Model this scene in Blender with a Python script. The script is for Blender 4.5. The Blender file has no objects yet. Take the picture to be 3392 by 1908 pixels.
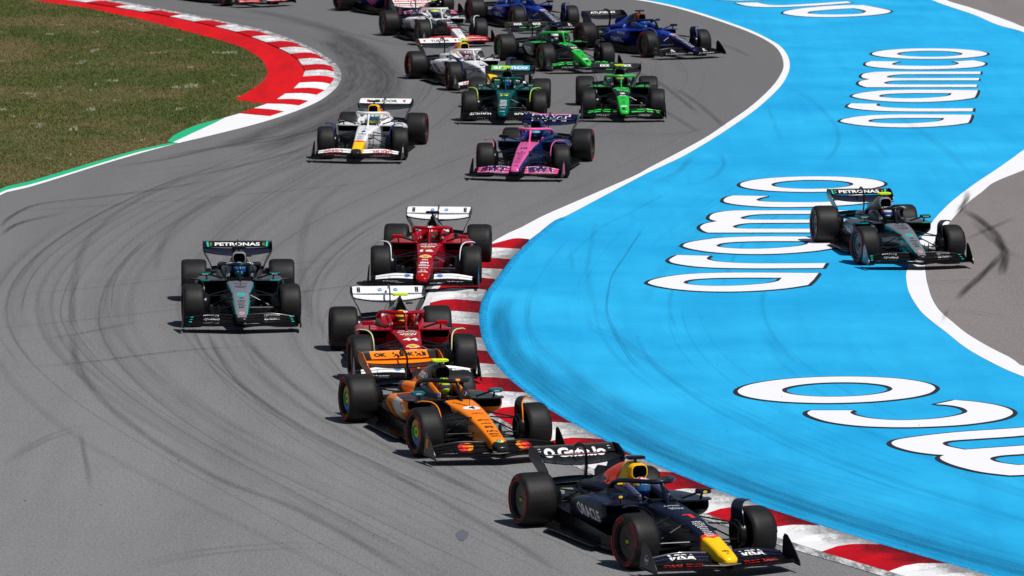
import bpy, bmesh, math, random
import numpy as np
from mathutils import Vector, Matrix
from mathutils.bvhtree import BVHTree
from mathutils.geometry import tessellate_polygon
random.seed(7); np.random.seed(7)
S=bpy.context.scene; COL=S.collection
R=math.radians
# ---------------------------------------------------------------- camera, sky, sun, exposure
cam_d=bpy.data.cameras.new('camera'); cam=bpy.data.objects.new('camera',cam_d); COL.objects.link(cam); S.camera=cam
cam_d.sensor_width=36; cam_d.lens=196.93; cam_d.clip_start=1; cam_d.clip_end=6000
cam_d.dof.use_dof=True; cam_d.dof.focus_distance=86; cam_d.dof.aperture_fstop=7
cam.matrix_world=Matrix.Translation((0,0,12.32))@Matrix.Rotation(math.pi/2-0.12209,4,'X')@Matrix.Rotation(0.0033,4,'Z')
SUNK=Vector((-.40,.42,-1.0)).normalized()          # direction the sunlight travels
elev=math.asin(-SUNK.z); az=math.atan2(-SUNK.x,-SUNK.y)   # sun azimuth, clockwise from +Y
w=bpy.data.worlds.new('World'); S.world=w; w.use_nodes=True
nt=w.node_tree; sky=nt.nodes.new('ShaderNodeTexSky'); sky.sky_type='NISHITA'; sky.sun_disc=False
sky.sun_elevation=elev; sky.sun_rotation=az; sky.air_density=1.0; sky.dust_density=.6; sky.ozone_density=1.2
bg=nt.nodes['Background']; nt.links.new(sky.outputs[0],bg.inputs[0]); bg.inputs[1].default_value=.05
sd=bpy.data.lights.new('sun','SUN'); sd.energy=4.1; sd.angle=R(.53); sd.color=(1,.965,.92)
so=bpy.data.objects.new('sun',sd); COL.objects.link(so); so.location=(20,-20,60)
so.rotation_euler=SUNK.to_track_quat('-Z','Y').to_euler()
S.render.engine='CYCLES'; S.cycles.transparent_max_bounces=64
V=S.view_settings; V.view_transform='Standard'; V.look='None'; V.gamma=1; V.exposure=0; V.use_curve_mapping=False

# ---------------------------------------------------------------- node helpers and materials
class NT:
    def __init__(s,name):
        s.m=bpy.data.materials.new(name); s.m.use_nodes=True; s.t=s.m.node_tree
        s.b=s.t.nodes['Principled BSDF']; s.out=s.t.nodes['Material Output']
    def n(s,typ,**k):
        q=s.t.nodes.new('ShaderNode'+typ)
        for a,v in k.items(): setattr(q,a,v)
        return q
    def l(s,a,b): s.t.links.new(a,b)
    def setin(s,i,v):
        if hasattr(v,'node'): s.l(v,i)
        else: i.default_value=v
    def math(s,op,a,b=0.,clamp=False):
        q=s.n('Math',operation=op); q.use_clamp=clamp; s.setin(q.inputs[0],a); s.setin(q.inputs[1],b); return q.outputs[0]
    def mix(s,f,a,b,blend='MIX'):
        q=s.n('MixRGB',blend_type=blend); s.setin(q.inputs[0],f)
        s.setin(q.inputs[1],a if hasattr(a,'node') else tuple(a)+(1,)); s.setin(q.inputs[2],b if hasattr(b,'node') else tuple(b)+(1,)); return q.outputs[0]
    def ramp(s,f,stops):
        q=s.n('ValToRGB'); e=q.color_ramp.elements
        while len(e)<len(stops): e.new(.5)
        for x,(p,c) in zip(e,stops):
            x.position=p; x.color=(c,c,c,1) if not hasattr(c,'__len__') else tuple(c)+(1,)
        s.l(f,q.inputs[0]); return q.outputs[0]
    def noise(s,scale,detail=3,rough=.5,vec=None,dist=0,out=0):
        q=s.n('TexNoise'); q.inputs['Scale'].default_value=scale; q.inputs['Detail'].default_value=detail; q.inputs['Roughness'].default_value=rough; q.inputs['Distortion'].default_value=dist
        if vec is not None: s.l(vec,q.inputs['Vector'])
        return q.outputs[out]
    def coord(s,kind='Object',scale=None,rot=0):
        c=s.n('TexCoord').outputs[kind]
        if scale or rot:
            m=s.n('Mapping'); s.l(c,m.inputs[0]); m.inputs['Rotation'].default_value=(0,0,rot); m.inputs['Scale'].default_value=scale or (1,1,1); c=m.outputs[0]
        return c
    def bump(s,h,strength,dist=.01):
        q=s.n('Bump'); q.inputs['Strength'].default_value=strength; q.inputs['Distance'].default_value=dist; s.l(h,q.inputs['Height']); s.l(q.outputs[0],s.b.inputs['Normal'])
    def fin(s,col=None,rough=.5,metal=0,coat=0,spec=.5):
        if col is not None: s.setin(s.b.inputs['Base Color'],col if hasattr(col,'node') else tuple(col)+(1,))
        s.setin(s.b.inputs['Roughness'],rough); s.b.inputs['Metallic'].default_value=metal; s.b.inputs['Coat Weight'].default_value=coat; s.b.inputs['Coat Roughness'].default_value=.08
        s.b.inputs['Specular IOR Level'].default_value=spec
        return s.m
MC={}
def paint(col,rough=.34,metal=0,coat=.35,zones=(),name=None):
    """car paint; zones = [(colour,[(nx,ny,nz,d),...])] : colour where nx*x+ny*|y|+nz*z>d for every plane (car metres)"""
    key=(tuple(col),rough,metal,coat,repr(zones))
    if key in MC: return MC[key]
    t=NT(name or 'paint'); c=tuple(col)
    if zones:
        sp=t.n('SeparateXYZ'); t.l(t.coord(),sp.inputs[0]); cb=t.n('CombineXYZ'); t.l(sp.outputs[0],cb.inputs[0]); t.l(sp.outputs[2],cb.inputs[2])
        t.l(t.math('ABSOLUTE',sp.outputs[1]),cb.inputs[1])
        for zc,pl in zones:
            f=None
            for (a,b,cc,d) in pl:
                q=t.n('VectorMath',operation='DOT_PRODUCT'); t.l(cb.outputs[0],q.inputs[0]); q.inputs[1].default_value=(a,b,cc)
                g=t.math('GREATER_THAN',q.outputs['Value'],d); f=g if f is None else t.math('MULTIPLY',f,g)
            c=t.mix(f,c,zc)
    dn=t.noise(9,4,.6,t.coord()); c=t.mix(t.ramp(dn,[(.5,0),(.8,.035)]),c,(.12,.11,.10))
    r=t.math('ADD',t.math('MULTIPLY',t.noise(5,3,.6,t.coord()),.14),rough-.07)
    MC[key]=t.fin(c,r,metal*.6,coat*.25 if max(col)<.06 else 0,.22 if max(col)<.06 else .16); return MC[key]
WHITE=(.80,.80,.80); BLACK=(.008,.008,.009)
def flat(col,rough=.45,metal=0): return paint(col,rough,metal,.04)
def carbon(): return paint((.0055,.0055,.0065),.27,0,.2,name='carbon')
def rubber():
    if 'rub' in MC: return MC['rub']
    t=NT('tyre_rubber'); c=t.coord()
    n=t.noise(14,5,.7,t.coord(scale=(1,.15,1)),.3); n2=t.noise(60,2,.5,c)
    col=t.mix(t.ramp(n,[(.35,0),(.7,1)]),(.0055,.0055,.006),(.015,.0148,.0145)); col=t.mix(t.ramp(n2,[(.6,0),(.75,.35)]),col,(.032,.031,.030))
    t.bump(n,.25,.01); MC['rub']=t.fin(col,t.ramp(n,[(.2,.50),(.8,.66)]),0,0,.28); return MC['rub']

# ---------------------------------------------------------------- mesh builder
def pchip(xs,Y,xq):
    xs=np.array(xs,float); Y=np.array(Y,float); s=1
    if xs[0]>xs[-1]: xs=-xs; xq=-np.array(xq)
    xq=np.array(xq,float); h=np.diff(xs); d=np.diff(Y,axis=0)/h.reshape((-1,)+(1,)*(Y.ndim-1)); m=np.zeros_like(Y)
    m[0]=d[0]; m[-1]=d[-1]
    for i in range(1,len(xs)-1):
        a,b=d[i-1],d[i]; ok=a*b>0; hm=np.where(ok,2*a*b/np.where(ok,a+b,1),0); m[i]=hm
    i=np.clip(np.searchsorted(xs,xq)-1,0,len(xs)-2); hh=h[i]; t=((xq-xs[i])/hh)
    sh=(-1,)+(1,)*(Y.ndim-1); t=t.reshape(sh); hh=hh.reshape(sh)
    return Y[i]*(2*t**3-3*t**2+1)+m[i]*hh*(t**3-2*t**2+t)+Y[i+1]*(3*t**2-2*t**3)+m[i+1]*hh*(t**3-t**2)
class MB:
    def __init__(s): s.v=[];s.f=[];s.m=[]
    def copy(s):
        q=MB(); q.v=list(s.v);q.f=list(s.f);q.m=list(s.m); return q
    def add(s,vs,fs,mi=0):
        o=len(s.v); s.v+= [tuple(map(float,p)) for p in vs]; s.f+=[tuple(i+o for i in f) for f in fs]; s.m+=[mi]*len(fs)
    def loft(s,rings,mi=0,closed=True,cap=(True,True)):
        n=len(rings[0]); fs=[]
        for a in range(len(rings)-1):
            for i in range(n if closed else n-1):
                j=(i+1)%n; fs.append((a*n+i,a*n+j,(a+1)*n+j,(a+1)*n+i))
        if cap[0]: fs.append(tuple(range(n))[::-1])
        if cap[1]: fs.append(tuple((len(rings)-1)*n+i for i in range(n)))
        s.add([p for r in rings for p in r],fs,mi)
    def box(s,c,d,mi=0,rot=None):
        vs=[Vector((x*d[0]/2,y*d[1]/2,z*d[2]/2)) for x in(-1,1) for y in(-1,1) for z in(-1,1)]
        if rot: vs=[rot@v for v in vs]
        s.add([v+Vector(c) for v in vs],[(0,1,3,2),(4,6,7,5),(0,4,5,1),(2,3,7,6),(0,2,6,4),(1,5,7,3)],mi)
    def tube(s,path,r,n=10,mi=0,ry=None,up=(0,0,1)):
        """swept ellipse: r along side vector, ry along up"""
        P=[Vector(p) for p in path]; rings=[]; rr=r if hasattr(r,'__len__') else [r]*len(P); r2=ry if hasattr(ry,'__len__') else ([ry]*len(P) if ry else rr)
        for i,p in enumerate(P):
            t=(P[min(i+1,len(P)-1)]-P[max(i-1,0)]).normalized(); u=Vector(up); a=t.cross(u)
            if a.length<.05: a=t.cross(Vector((1,0,0)))
            a.normalize(); b=a.cross(t).normalized()
            rings.append([p+a*rr[i]*math.cos(2*math.pi*k/n)+b*r2[i]*math.sin(2*math.pi*k/n) for k in range(n)])
        s.loft(rings,mi)
    def prism(s,pts,fn,th,mi=0):
        """polygon pts(2d) extruded: fn(a,b,c)->xyz with c in +-th/2"""
        n=len(pts); vs=[fn(a,b,-th/2) for a,b in pts]+[fn(a,b,th/2) for a,b in pts]
        tri=tessellate_polygon([[Vector((a,b,0)) for a,b in pts]])
        fs=[tuple(t) for t in tri]+[tuple(i+n for i in t[::-1]) for t in tri]+[(i,(i+1)%n,n+(i+1)%n,n+i) for i in range(n)]
        s.add(vs,fs,mi)
    def lathe(s,prof,n=48,mi=0,close=False):
        """prof [(r,y)] about the y axis"""
        vs=[];fs=[];m=len(prof)
        for k in range(n):
            a=2*math.pi*k/n; vs+=[(r*math.cos(a),y,r*math.sin(a)) for r,y in prof]
        for k in range(n):
            for j in range(m-1): fs.append((k*m+j,k*m+j+1,((k+1)%n)*m+j+1,((k+1)%n)*m+j))
        s.add(vs,fs,mi)
    def mirror(s):
        q=MB(); q.v=[(x,-y,z) for x,y,z in s.v]; q.f=[f[::-1] for f in s.f]; q.m=list(s.m); return q
    def merge(s,o,dm=0):
        k=len(s.v); s.v+=o.v; s.f+=[tuple(i+k for i in f) for f in o.f]; s.m+=[i+dm for i in o.m]
    def bvh(s): return BVHTree.FromPolygons([Vector(v) for v in s.v],s.f)
    def mesh(s,name,smooth=True,ang=38):
        me=bpy.data.meshes.new(name); me.from_pydata(s.v,[],s.f)
        me.polygons.foreach_set('material_index',s.m); me.polygons.foreach_set('use_smooth',[smooth]*len(s.f))
        if smooth: me.set_sharp_from_angle(angle=R(ang))
        me.update(); return me
def link(name,me,mats,parent=None,loc=None,kind=None,label=None,cat=None,group=None):
    o=bpy.data.objects.new(name,me); COL.objects.link(o)
    if parent: o.parent=parent
    if loc: o.location=loc
    if me is not None and mats:
        while len(me.materials)<len(mats): me.materials.append(None)
        for i,m in enumerate(mats):
            o.material_slots[i].link='OBJECT'; o.material_slots[i].material=m
    for k,v in (('kind',kind),('label',label),('category',cat),('group',group)):
        if v: o[k]=v
    return o
LK_OUTER=[(-12.49,173.34),(-11.40,171.26),(-10.55,169.34),(-9.67,167.35),(-8.65,164.85),(-7.91,163.12),(-7.26,161.53),(-6.59,159.19),(-6.03,156.91),(-5.50,154.44),(-5.11,152.05),(-4.82,150.19),(-4.61,148.15),(-4.48,146.15),(-4.45,144.21),(-4.49,142.10),(-4.63,139.85),(-4.84,137.87),(-5.13,136.12),(-5.56,134.04),(-6.13,131.84),(-6.98,129.18),(-7.62,127.30),(-8.33,124.92),(-9.07,122.12),(-9.76,119.25),(-10.21,117.50),(-10.66,115.88)]
LK_IN=[(-13.09,171.85),(-12.08,169.98),(-11.10,168.03),(-10.19,166.13),(-9.35,164.15),(-8.64,162.33),(-7.93,160.28),(-7.41,158.43),(-6.89,156.42),(-6.46,154.40),(-6.07,152.49),(-5.79,150.62),(-5.60,148.69),(-5.46,146.86),(-5.45,145.12),(-5.47,143.24),(-5.55,141.61),(-5.70,140.14),(-5.85,138.54),(-6.04,137.35),(-6.31,136.12),(-6.59,134.82)]
LK_OUT=[(-12.42,172.42),(-11.41,170.48),(-10.43,168.35),(-9.58,166.55),(-8.67,164.35),(-7.96,162.68),(-7.25,160.52),(-6.69,158.61),(-6.13,156.65),(-5.70,154.58),(-5.34,152.62),(-5.07,150.65),(-4.83,148.73),(-4.69,146.89),(-4.63,145.02),(-4.67,143.14),(-4.75,141.35),(-4.92,139.97),(-5.05,138.25),(-5.25,136.96),(-5.54,135.35),(-5.83,134.11)]
APRON=[(-14.90,173.23),(-14.30,172.03),(-13.22,170.28),(-12.09,167.70),(-11.00,165.19),(-10.00,162.48),(-9.02,159.60),(-8.31,157.57),(-7.70,155.58),(-7.30,153.88),(-6.89,151.51),(-6.61,149.20),(-6.46,146.96),(-6.41,145.42),(-6.45,143.49),(-6.59,141.82),(-6.73,140.18),(-6.89,138.57),(-6.04,137.35)]
GREEN1=[(-6.88,133.55),(-7.12,132.96),(-7.46,131.79),(-7.77,129.85),(-7.86,128.81),(-7.89,127.69),(-7.76,127.53),(-7.37,130.21),(-7.03,132.53)]
GW=[(-7.56,127.44),(-8.36,125.30),(-9.10,122.49),(-9.79,119.69),(-10.25,117.98),(-10.70,116.38)]
GG=[(-7.76,127.46),(-8.39,125.89),(-9.15,123.21),(-9.86,120.43),(-10.31,118.70),(-10.77,117.08)]
TAPER=[(-6.59,134.82),(-6.89,133.70),(-7.03,132.53),(-7.37,130.21),(-7.76,127.53)]
RA_TRACK=[(3.81,174.10),(4.43,172.48),(5.07,170.25),(5.86,166.55),(6.60,162.42),(7.03,159.31),(7.29,156.31),(7.35,153.67),(7.31,151.11),(7.20,148.63),(7.00,146.23),(6.71,143.45),(6.28,140.11),(5.75,136.50),(5.13,132.88),(4.50,129.25),(3.76,125.63),(2.99,122.04),(2.62,120.24),(0.58,112.15),(0.24,110.47),(-0.09,109.14),(-0.38,107.69)]
RA_BLUE=[(4.05,174.11),(4.67,172.49),(5.50,169.32),(6.27,165.36),(6.91,161.57),(7.29,158.21),(7.47,155.78),(7.51,153.16),(7.46,150.62),(7.32,147.91),(7.08,145.07),(6.81,142.55),(6.40,139.47),(5.87,135.89),(5.16,131.72),(4.54,128.33),(3.80,124.59),(3.04,121.39),(2.61,119.45),(1.12,112.47),(0.84,111.39),(0.67,110.33),(0.53,109.30),(0.33,107.99),(0.20,106.72),(0.04,105.48),(-0.12,103.73),(-0.25,102.17),(-0.38,100.65),(-0.47,99.67),(-0.54,98.34),(-0.57,97.05),(-0.57,95.69),(-0.54,94.36),(-0.49,92.85),(-0.41,91.60),(-0.31,90.38),(-0.17,89.19),(0.01,87.85),(0.25,86.54),(0.53,85.01),(0.85,83.70),(1.08,82.68),(1.34,81.81),(1.67,80.50),(2.31,78.60),(2.85,77.08),(3.15,76.31),(3.32,75.86),(3.54,75.44),(3.83,74.80),(4.12,74.14),(4.46,73.36),(4.82,72.66),(5.20,71.95),(5.61,71.16),(5.98,70.44)]
RK_BAND=[(-1.38,100.88),(-1.49,99.88),(-1.53,98.91),(-1.58,97.26),(3.52,72.68),(3.73,72.23),(4.07,71.26),(4.37,70.66),(4.50,70.41)]
RBL_TOP=[(13.06,174.53),(13.44,171.28),(13.88,168.14),(14.23,164.22),(14.75,161.33)]
RBL_BOT=[(11.60,126.42),(11.17,124.50),(10.63,122.13),(9.87,118.90),(9.11,115.38),(8.58,112.49),(8.29,110.66),(8.01,108.78),(7.63,105.96),(7.31,103.04),(7.21,101.64),(7.14,100.06),(7.13,98.52),(7.16,97.03),(7.25,95.79),(7.38,94.39),(7.57,92.26),(7.90,90.22),(8.21,88.89)]
RBR_TOP=[(13.51,174.56),(13.94,171.62),(14.37,168.47),(14.76,165.13),(14.93,163.37)]
RBR_BOT=[(11.02,122.11),(10.40,119.51),(9.90,117.32),(9.38,114.92),(8.96,112.61),(8.55,110.13),(8.12,107.49),(7.80,104.97),(7.63,102.58),(7.55,100.97),(7.48,98.96),(7.49,97.25),(7.59,95.80),(7.72,94.20),(7.96,92.46),(8.21,91.06),(8.32,90.14)]
LETTERS=[
[[(11.10,134.99,1),(10.98,133.87),(10.85,132.88,1),(10.42,132.29),(9.85,131.84),(9.30,131.67),(8.77,131.77),(8.32,132.10),(8.00,132.59),(7.86,132.97),(7.83,133.25),(7.94,133.76),(8.24,134.33),(8.63,134.74),(9.16,134.96),(9.90,135.03)],[(10.38,134.13,1),(10.30,133.57,1),(10.09,133.17),(9.56,132.76),(9.01,132.66),(8.63,132.88),(8.49,133.19),(8.60,133.67),(8.95,133.96),(9.47,134.09)]],
[[(8.37,138.01,1),(9.02,137.91,1),(8.96,137.57),(9.00,137.24),(9.25,136.88),(9.72,136.69),(10.20,136.67),(11.28,136.75,1),(11.20,135.92,1),(9.96,135.84),(9.22,135.89),(8.72,136.12),(8.35,136.60),(8.24,137.01),(8.25,137.34)]],
[[(11.82,141.90,1),(11.69,140.72),(11.55,139.69,1),(11.12,139.06),(10.54,138.59),(9.99,138.41),(9.46,138.51),(9.01,138.86),(8.69,139.37),(8.55,139.78),(8.52,140.06),(8.63,140.60),(8.94,141.20),(9.34,141.64),(9.87,141.87),(10.61,141.94)],[(11.09,140.99,1),(11.01,140.41,1),(10.79,139.98),(10.25,139.55),(9.70,139.45),(9.32,139.68),(9.19,140.01),(9.30,140.51),(9.65,140.81),(10.17,140.96)]],
[[(12.36,147.54,1),(12.28,146.77,1),(10.34,146.65),(9.97,146.40),(9.76,145.82),(9.87,145.50),(10.26,145.42,1),(12.16,145.54,1),(12.08,144.84,1),(10.21,144.73),(9.80,144.57),(9.57,144.01),(9.64,143.61),(9.89,143.48,1),(11.94,143.56,1),(11.86,142.79,1),(9.04,142.63,1),(8.93,143.17),(8.91,143.85),(9.02,144.54),(9.27,145.06,1),(9.13,145.47),(9.12,146.03),(9.24,146.79),(9.55,147.33),(10.00,147.44)]],
[[(9.69,150.85,1),(10.44,150.74,1),(10.25,150.28),(10.17,149.78),(10.37,149.44),(11.13,149.33),(11.71,149.50),(11.96,150.00),(11.99,150.45),(11.89,150.79,1),(12.45,151.22,1),(12.66,150.68),(12.69,150.08),(12.51,149.33),(12.10,148.78),(11.26,148.31),(10.45,148.23),(9.84,148.64),(9.51,149.21),(9.46,149.80),(9.54,150.40)]],
[[(13.03,153.49),(12.96,153.08),(12.81,152.69),(12.59,152.35),(12.32,152.05),(12.01,151.83),(11.66,151.69),(11.31,151.63),(10.97,151.66),(10.64,151.77),(10.36,151.97),(10.13,152.25),(9.97,152.58),(9.87,152.96),(9.86,153.36),(9.93,153.76),(10.07,154.15),(10.28,154.51),(10.55,154.81),(10.87,155.05),(11.22,155.20),(11.58,155.26),(11.93,155.23),(12.26,155.10),(12.55,154.90),(12.78,154.61),(12.94,154.27),(13.02,153.89)],[(12.35,153.41),(12.31,153.18),(12.22,152.95),(12.10,152.75),(11.95,152.59),(11.77,152.46),(11.57,152.37),(11.37,152.34),(11.17,152.36),(10.99,152.43),(10.83,152.54),(10.70,152.70),(10.60,152.89),(10.55,153.10),(10.54,153.33),(10.58,153.56),(10.66,153.79),(10.79,153.99),(10.94,154.16),(11.12,154.29),(11.32,154.38),(11.52,154.41),(11.72,154.40),(11.91,154.33),(12.07,154.21),(12.20,154.05),(12.29,153.85),(12.35,153.64)]],
[[(5.66,102.71,1),(5.52,101.74),(5.37,100.89,1),(4.95,100.38),(4.39,100.00),(3.86,99.86),(3.35,99.94),(2.93,100.23),(2.63,100.65),(2.50,100.98),(2.48,101.22),(2.60,101.66),(2.90,102.15),(3.29,102.51),(3.80,102.69),(4.51,102.75)],[(4.95,101.97,1),(4.87,101.49,1),(4.65,101.14),(4.13,100.79),(3.60,100.71),(3.24,100.90),(3.12,101.17),(3.23,101.58),(3.57,101.83),(4.07,101.94)]],
[[(3.13,105.51,1),(3.75,105.40,1),(3.68,105.08),(3.70,104.76),(3.93,104.41),(4.38,104.23),(4.84,104.20),(5.88,104.27,1),(5.78,103.49,1),(4.58,103.41),(3.87,103.47),(3.40,103.69),(3.05,104.15),(2.96,104.54),(2.98,104.86)]],
[[(6.50,108.67,1),(6.36,107.66),(6.20,106.78,1),(5.77,106.25),(5.21,105.85),(4.67,105.70),(4.16,105.79),(3.74,106.08),(3.43,106.53),(3.31,106.87),(3.29,107.11),(3.40,107.58),(3.72,108.08),(4.11,108.45),(4.62,108.65),(5.34,108.70)],[(5.78,107.89,1),(5.69,107.39,1),(5.48,107.04),(4.95,106.67),(4.42,106.59),(4.05,106.79),(3.93,107.06),(4.05,107.49),(4.39,107.75),(4.90,107.87)]],
[[(7.14,113.46,1),(7.04,112.81,1),(5.17,112.71),(4.80,112.50),(4.59,112.02),(4.69,111.74),(5.06,111.67,1),(6.90,111.77,1),(6.82,111.18,1),(5.00,111.08),(4.61,110.96),(4.38,110.48),(4.44,110.14),(4.67,110.03,1),(6.65,110.09,1),(6.56,109.44,1),(3.84,109.32,1),(3.75,109.77),(3.73,110.35),(3.85,110.93),(4.10,111.37,1),(3.98,111.72),(3.98,112.20),(4.10,112.84),(4.42,113.30),(4.85,113.39)]],
[[(4.61,116.28,1),(5.34,116.17,1),(5.14,115.78),(5.06,115.36),(5.25,115.08),(5.98,114.98),(6.55,115.12),(6.79,115.54),(6.83,115.92),(6.74,116.22,1),(7.29,116.57,1),(7.49,116.11),(7.50,115.61),(7.32,114.97),(6.91,114.51),(6.09,114.11),(5.30,114.05),(4.71,114.40),(4.41,114.89),(4.38,115.38),(4.46,115.89)]],
[[(7.92,118.66),(7.84,118.30),(7.68,117.96),(7.47,117.65),(7.20,117.39),(6.89,117.20),(6.55,117.07),(6.21,117.02),(5.88,117.05),(5.57,117.16),(5.30,117.33),(5.08,117.58),(4.93,117.87),(4.85,118.20),(4.85,118.56),(4.92,118.92),(5.07,119.27),(5.28,119.58),(5.55,119.85),(5.87,120.06),(6.21,120.19),(6.56,120.24),(6.90,120.21),(7.21,120.10),(7.48,119.91),(7.70,119.66),(7.85,119.36),(7.92,119.02)],[(7.26,118.59),(7.21,118.39),(7.12,118.19),(7.00,118.02),(6.85,117.87),(6.67,117.75),(6.48,117.68),(6.29,117.65),(6.09,117.67),(5.92,117.73),(5.76,117.83),(5.64,117.97),(5.55,118.14),(5.51,118.33),(5.51,118.54),(5.55,118.74),(5.63,118.94),(5.76,119.12),(5.91,119.27),(6.09,119.39),(6.28,119.46),(6.48,119.49),(6.67,119.47),(6.85,119.41),(7.01,119.31),(7.13,119.16),(7.22,118.99),(7.26,118.80)]],
[[(8.15,168.63),(8.30,169.45),(8.76,170.42),(9.51,171.42),(10.23,171.90),(10.78,171.99,1),(11.11,171.04),(11.41,169.91),(11.44,169.28,1),(11.22,168.52),(10.67,167.69),(9.96,167.16),(9.27,166.95),(8.60,167.28),(8.23,168.01)],[(8.88,168.66),(9.03,169.29),(9.57,169.95),(10.15,170.49),(10.41,170.62,1),(10.59,170.12),(10.69,169.56),(10.63,168.93),(10.39,168.29),(9.92,168.02),(9.32,168.00),(8.95,168.29)]],
[[(6.86,172.79,1),(7.56,172.95,1),(7.78,172.18),(8.09,171.80),(8.61,172.02),(10.38,173.61,1),(10.47,172.96,1),(9.29,171.73),(8.10,171.03),(7.50,171.13),(7.13,171.63)]],
[[(6.41,174.22),(6.59,173.97),(7.15,173.86),(7.77,174.16),(8.31,174.58),(8.05,175.10),(6.44,175.03)]],
[[(6.68,87.47),(6.63,87.21),(6.55,86.95),(6.42,86.71),(6.25,86.48),(6.04,86.28),(5.81,86.11),(5.56,85.97),(5.30,85.88),(5.03,85.82),(4.76,85.81),(4.51,85.85),(4.27,85.92),(4.06,86.04),(3.88,86.19),(3.73,86.38),(3.62,86.60),(3.56,86.84),(3.55,87.09),(3.59,87.35),(3.67,87.61),(3.79,87.86),(3.96,88.10),(4.16,88.31),(4.39,88.49),(4.65,88.63),(4.92,88.73),(5.20,88.79),(5.47,88.80),(5.74,88.76),(5.98,88.68),(6.20,88.56),(6.38,88.39),(6.52,88.20),(6.62,87.97),(6.67,87.73)],[(6.00,87.41),(5.97,87.24),(5.90,87.07),(5.80,86.92),(5.67,86.78),(5.52,86.66),(5.35,86.58),(5.17,86.52),(4.99,86.50),(4.81,86.51),(4.65,86.56),(4.51,86.64),(4.39,86.75),(4.31,86.88),(4.26,87.03),(4.25,87.20),(4.27,87.37),(4.34,87.54),(4.44,87.70),(4.57,87.84),(4.72,87.96),(4.89,88.05),(5.08,88.11),(5.26,88.13),(5.44,88.12),(5.61,88.07),(5.75,87.98),(5.87,87.87),(5.95,87.73),(5.99,87.58)]],
[[(4.59,85.01,1),(5.24,85.03,1),(5.18,84.82),(5.22,84.55),(5.38,84.26),(5.60,84.08),(5.89,84.00),(6.27,84.09),(6.58,84.29),(6.83,84.58),(6.98,84.91),(6.96,85.26),(6.86,85.50),(6.71,85.65),(6.55,85.71,1),(6.89,86.18,1),(7.18,86.00),(7.46,85.68),(7.63,85.28),(7.67,84.83),(7.55,84.39),(7.31,83.99),(6.87,83.59),(6.40,83.37),(5.84,83.27),(5.26,83.39),(4.82,83.78),(4.58,84.32),(4.52,84.72)]],
[[(8.98,84.11,1),(8.83,83.37,1),(7.63,82.48),(6.98,82.16),(6.51,81.94),(6.36,81.71),(6.38,81.44),(6.50,81.22),(6.63,81.05,1),(7.54,81.48),(8.62,82.02,1),(8.50,81.27,1),(7.46,80.66),(7.10,80.48),(6.93,80.21),(7.01,79.86),(7.27,79.59,1),(8.10,79.88,1),(7.94,79.10,1),(7.29,78.69),(7.07,78.63,1),(6.71,78.93),(6.42,79.42),(6.25,79.91),(6.21,80.27),(6.29,80.52,1),(6.14,80.60),(5.88,80.84),(5.66,81.28),(5.60,81.65),(5.68,81.95),(5.86,82.18),(6.22,82.49),(6.69,82.81),(7.28,83.08),(7.70,83.29)]],
]
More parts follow.
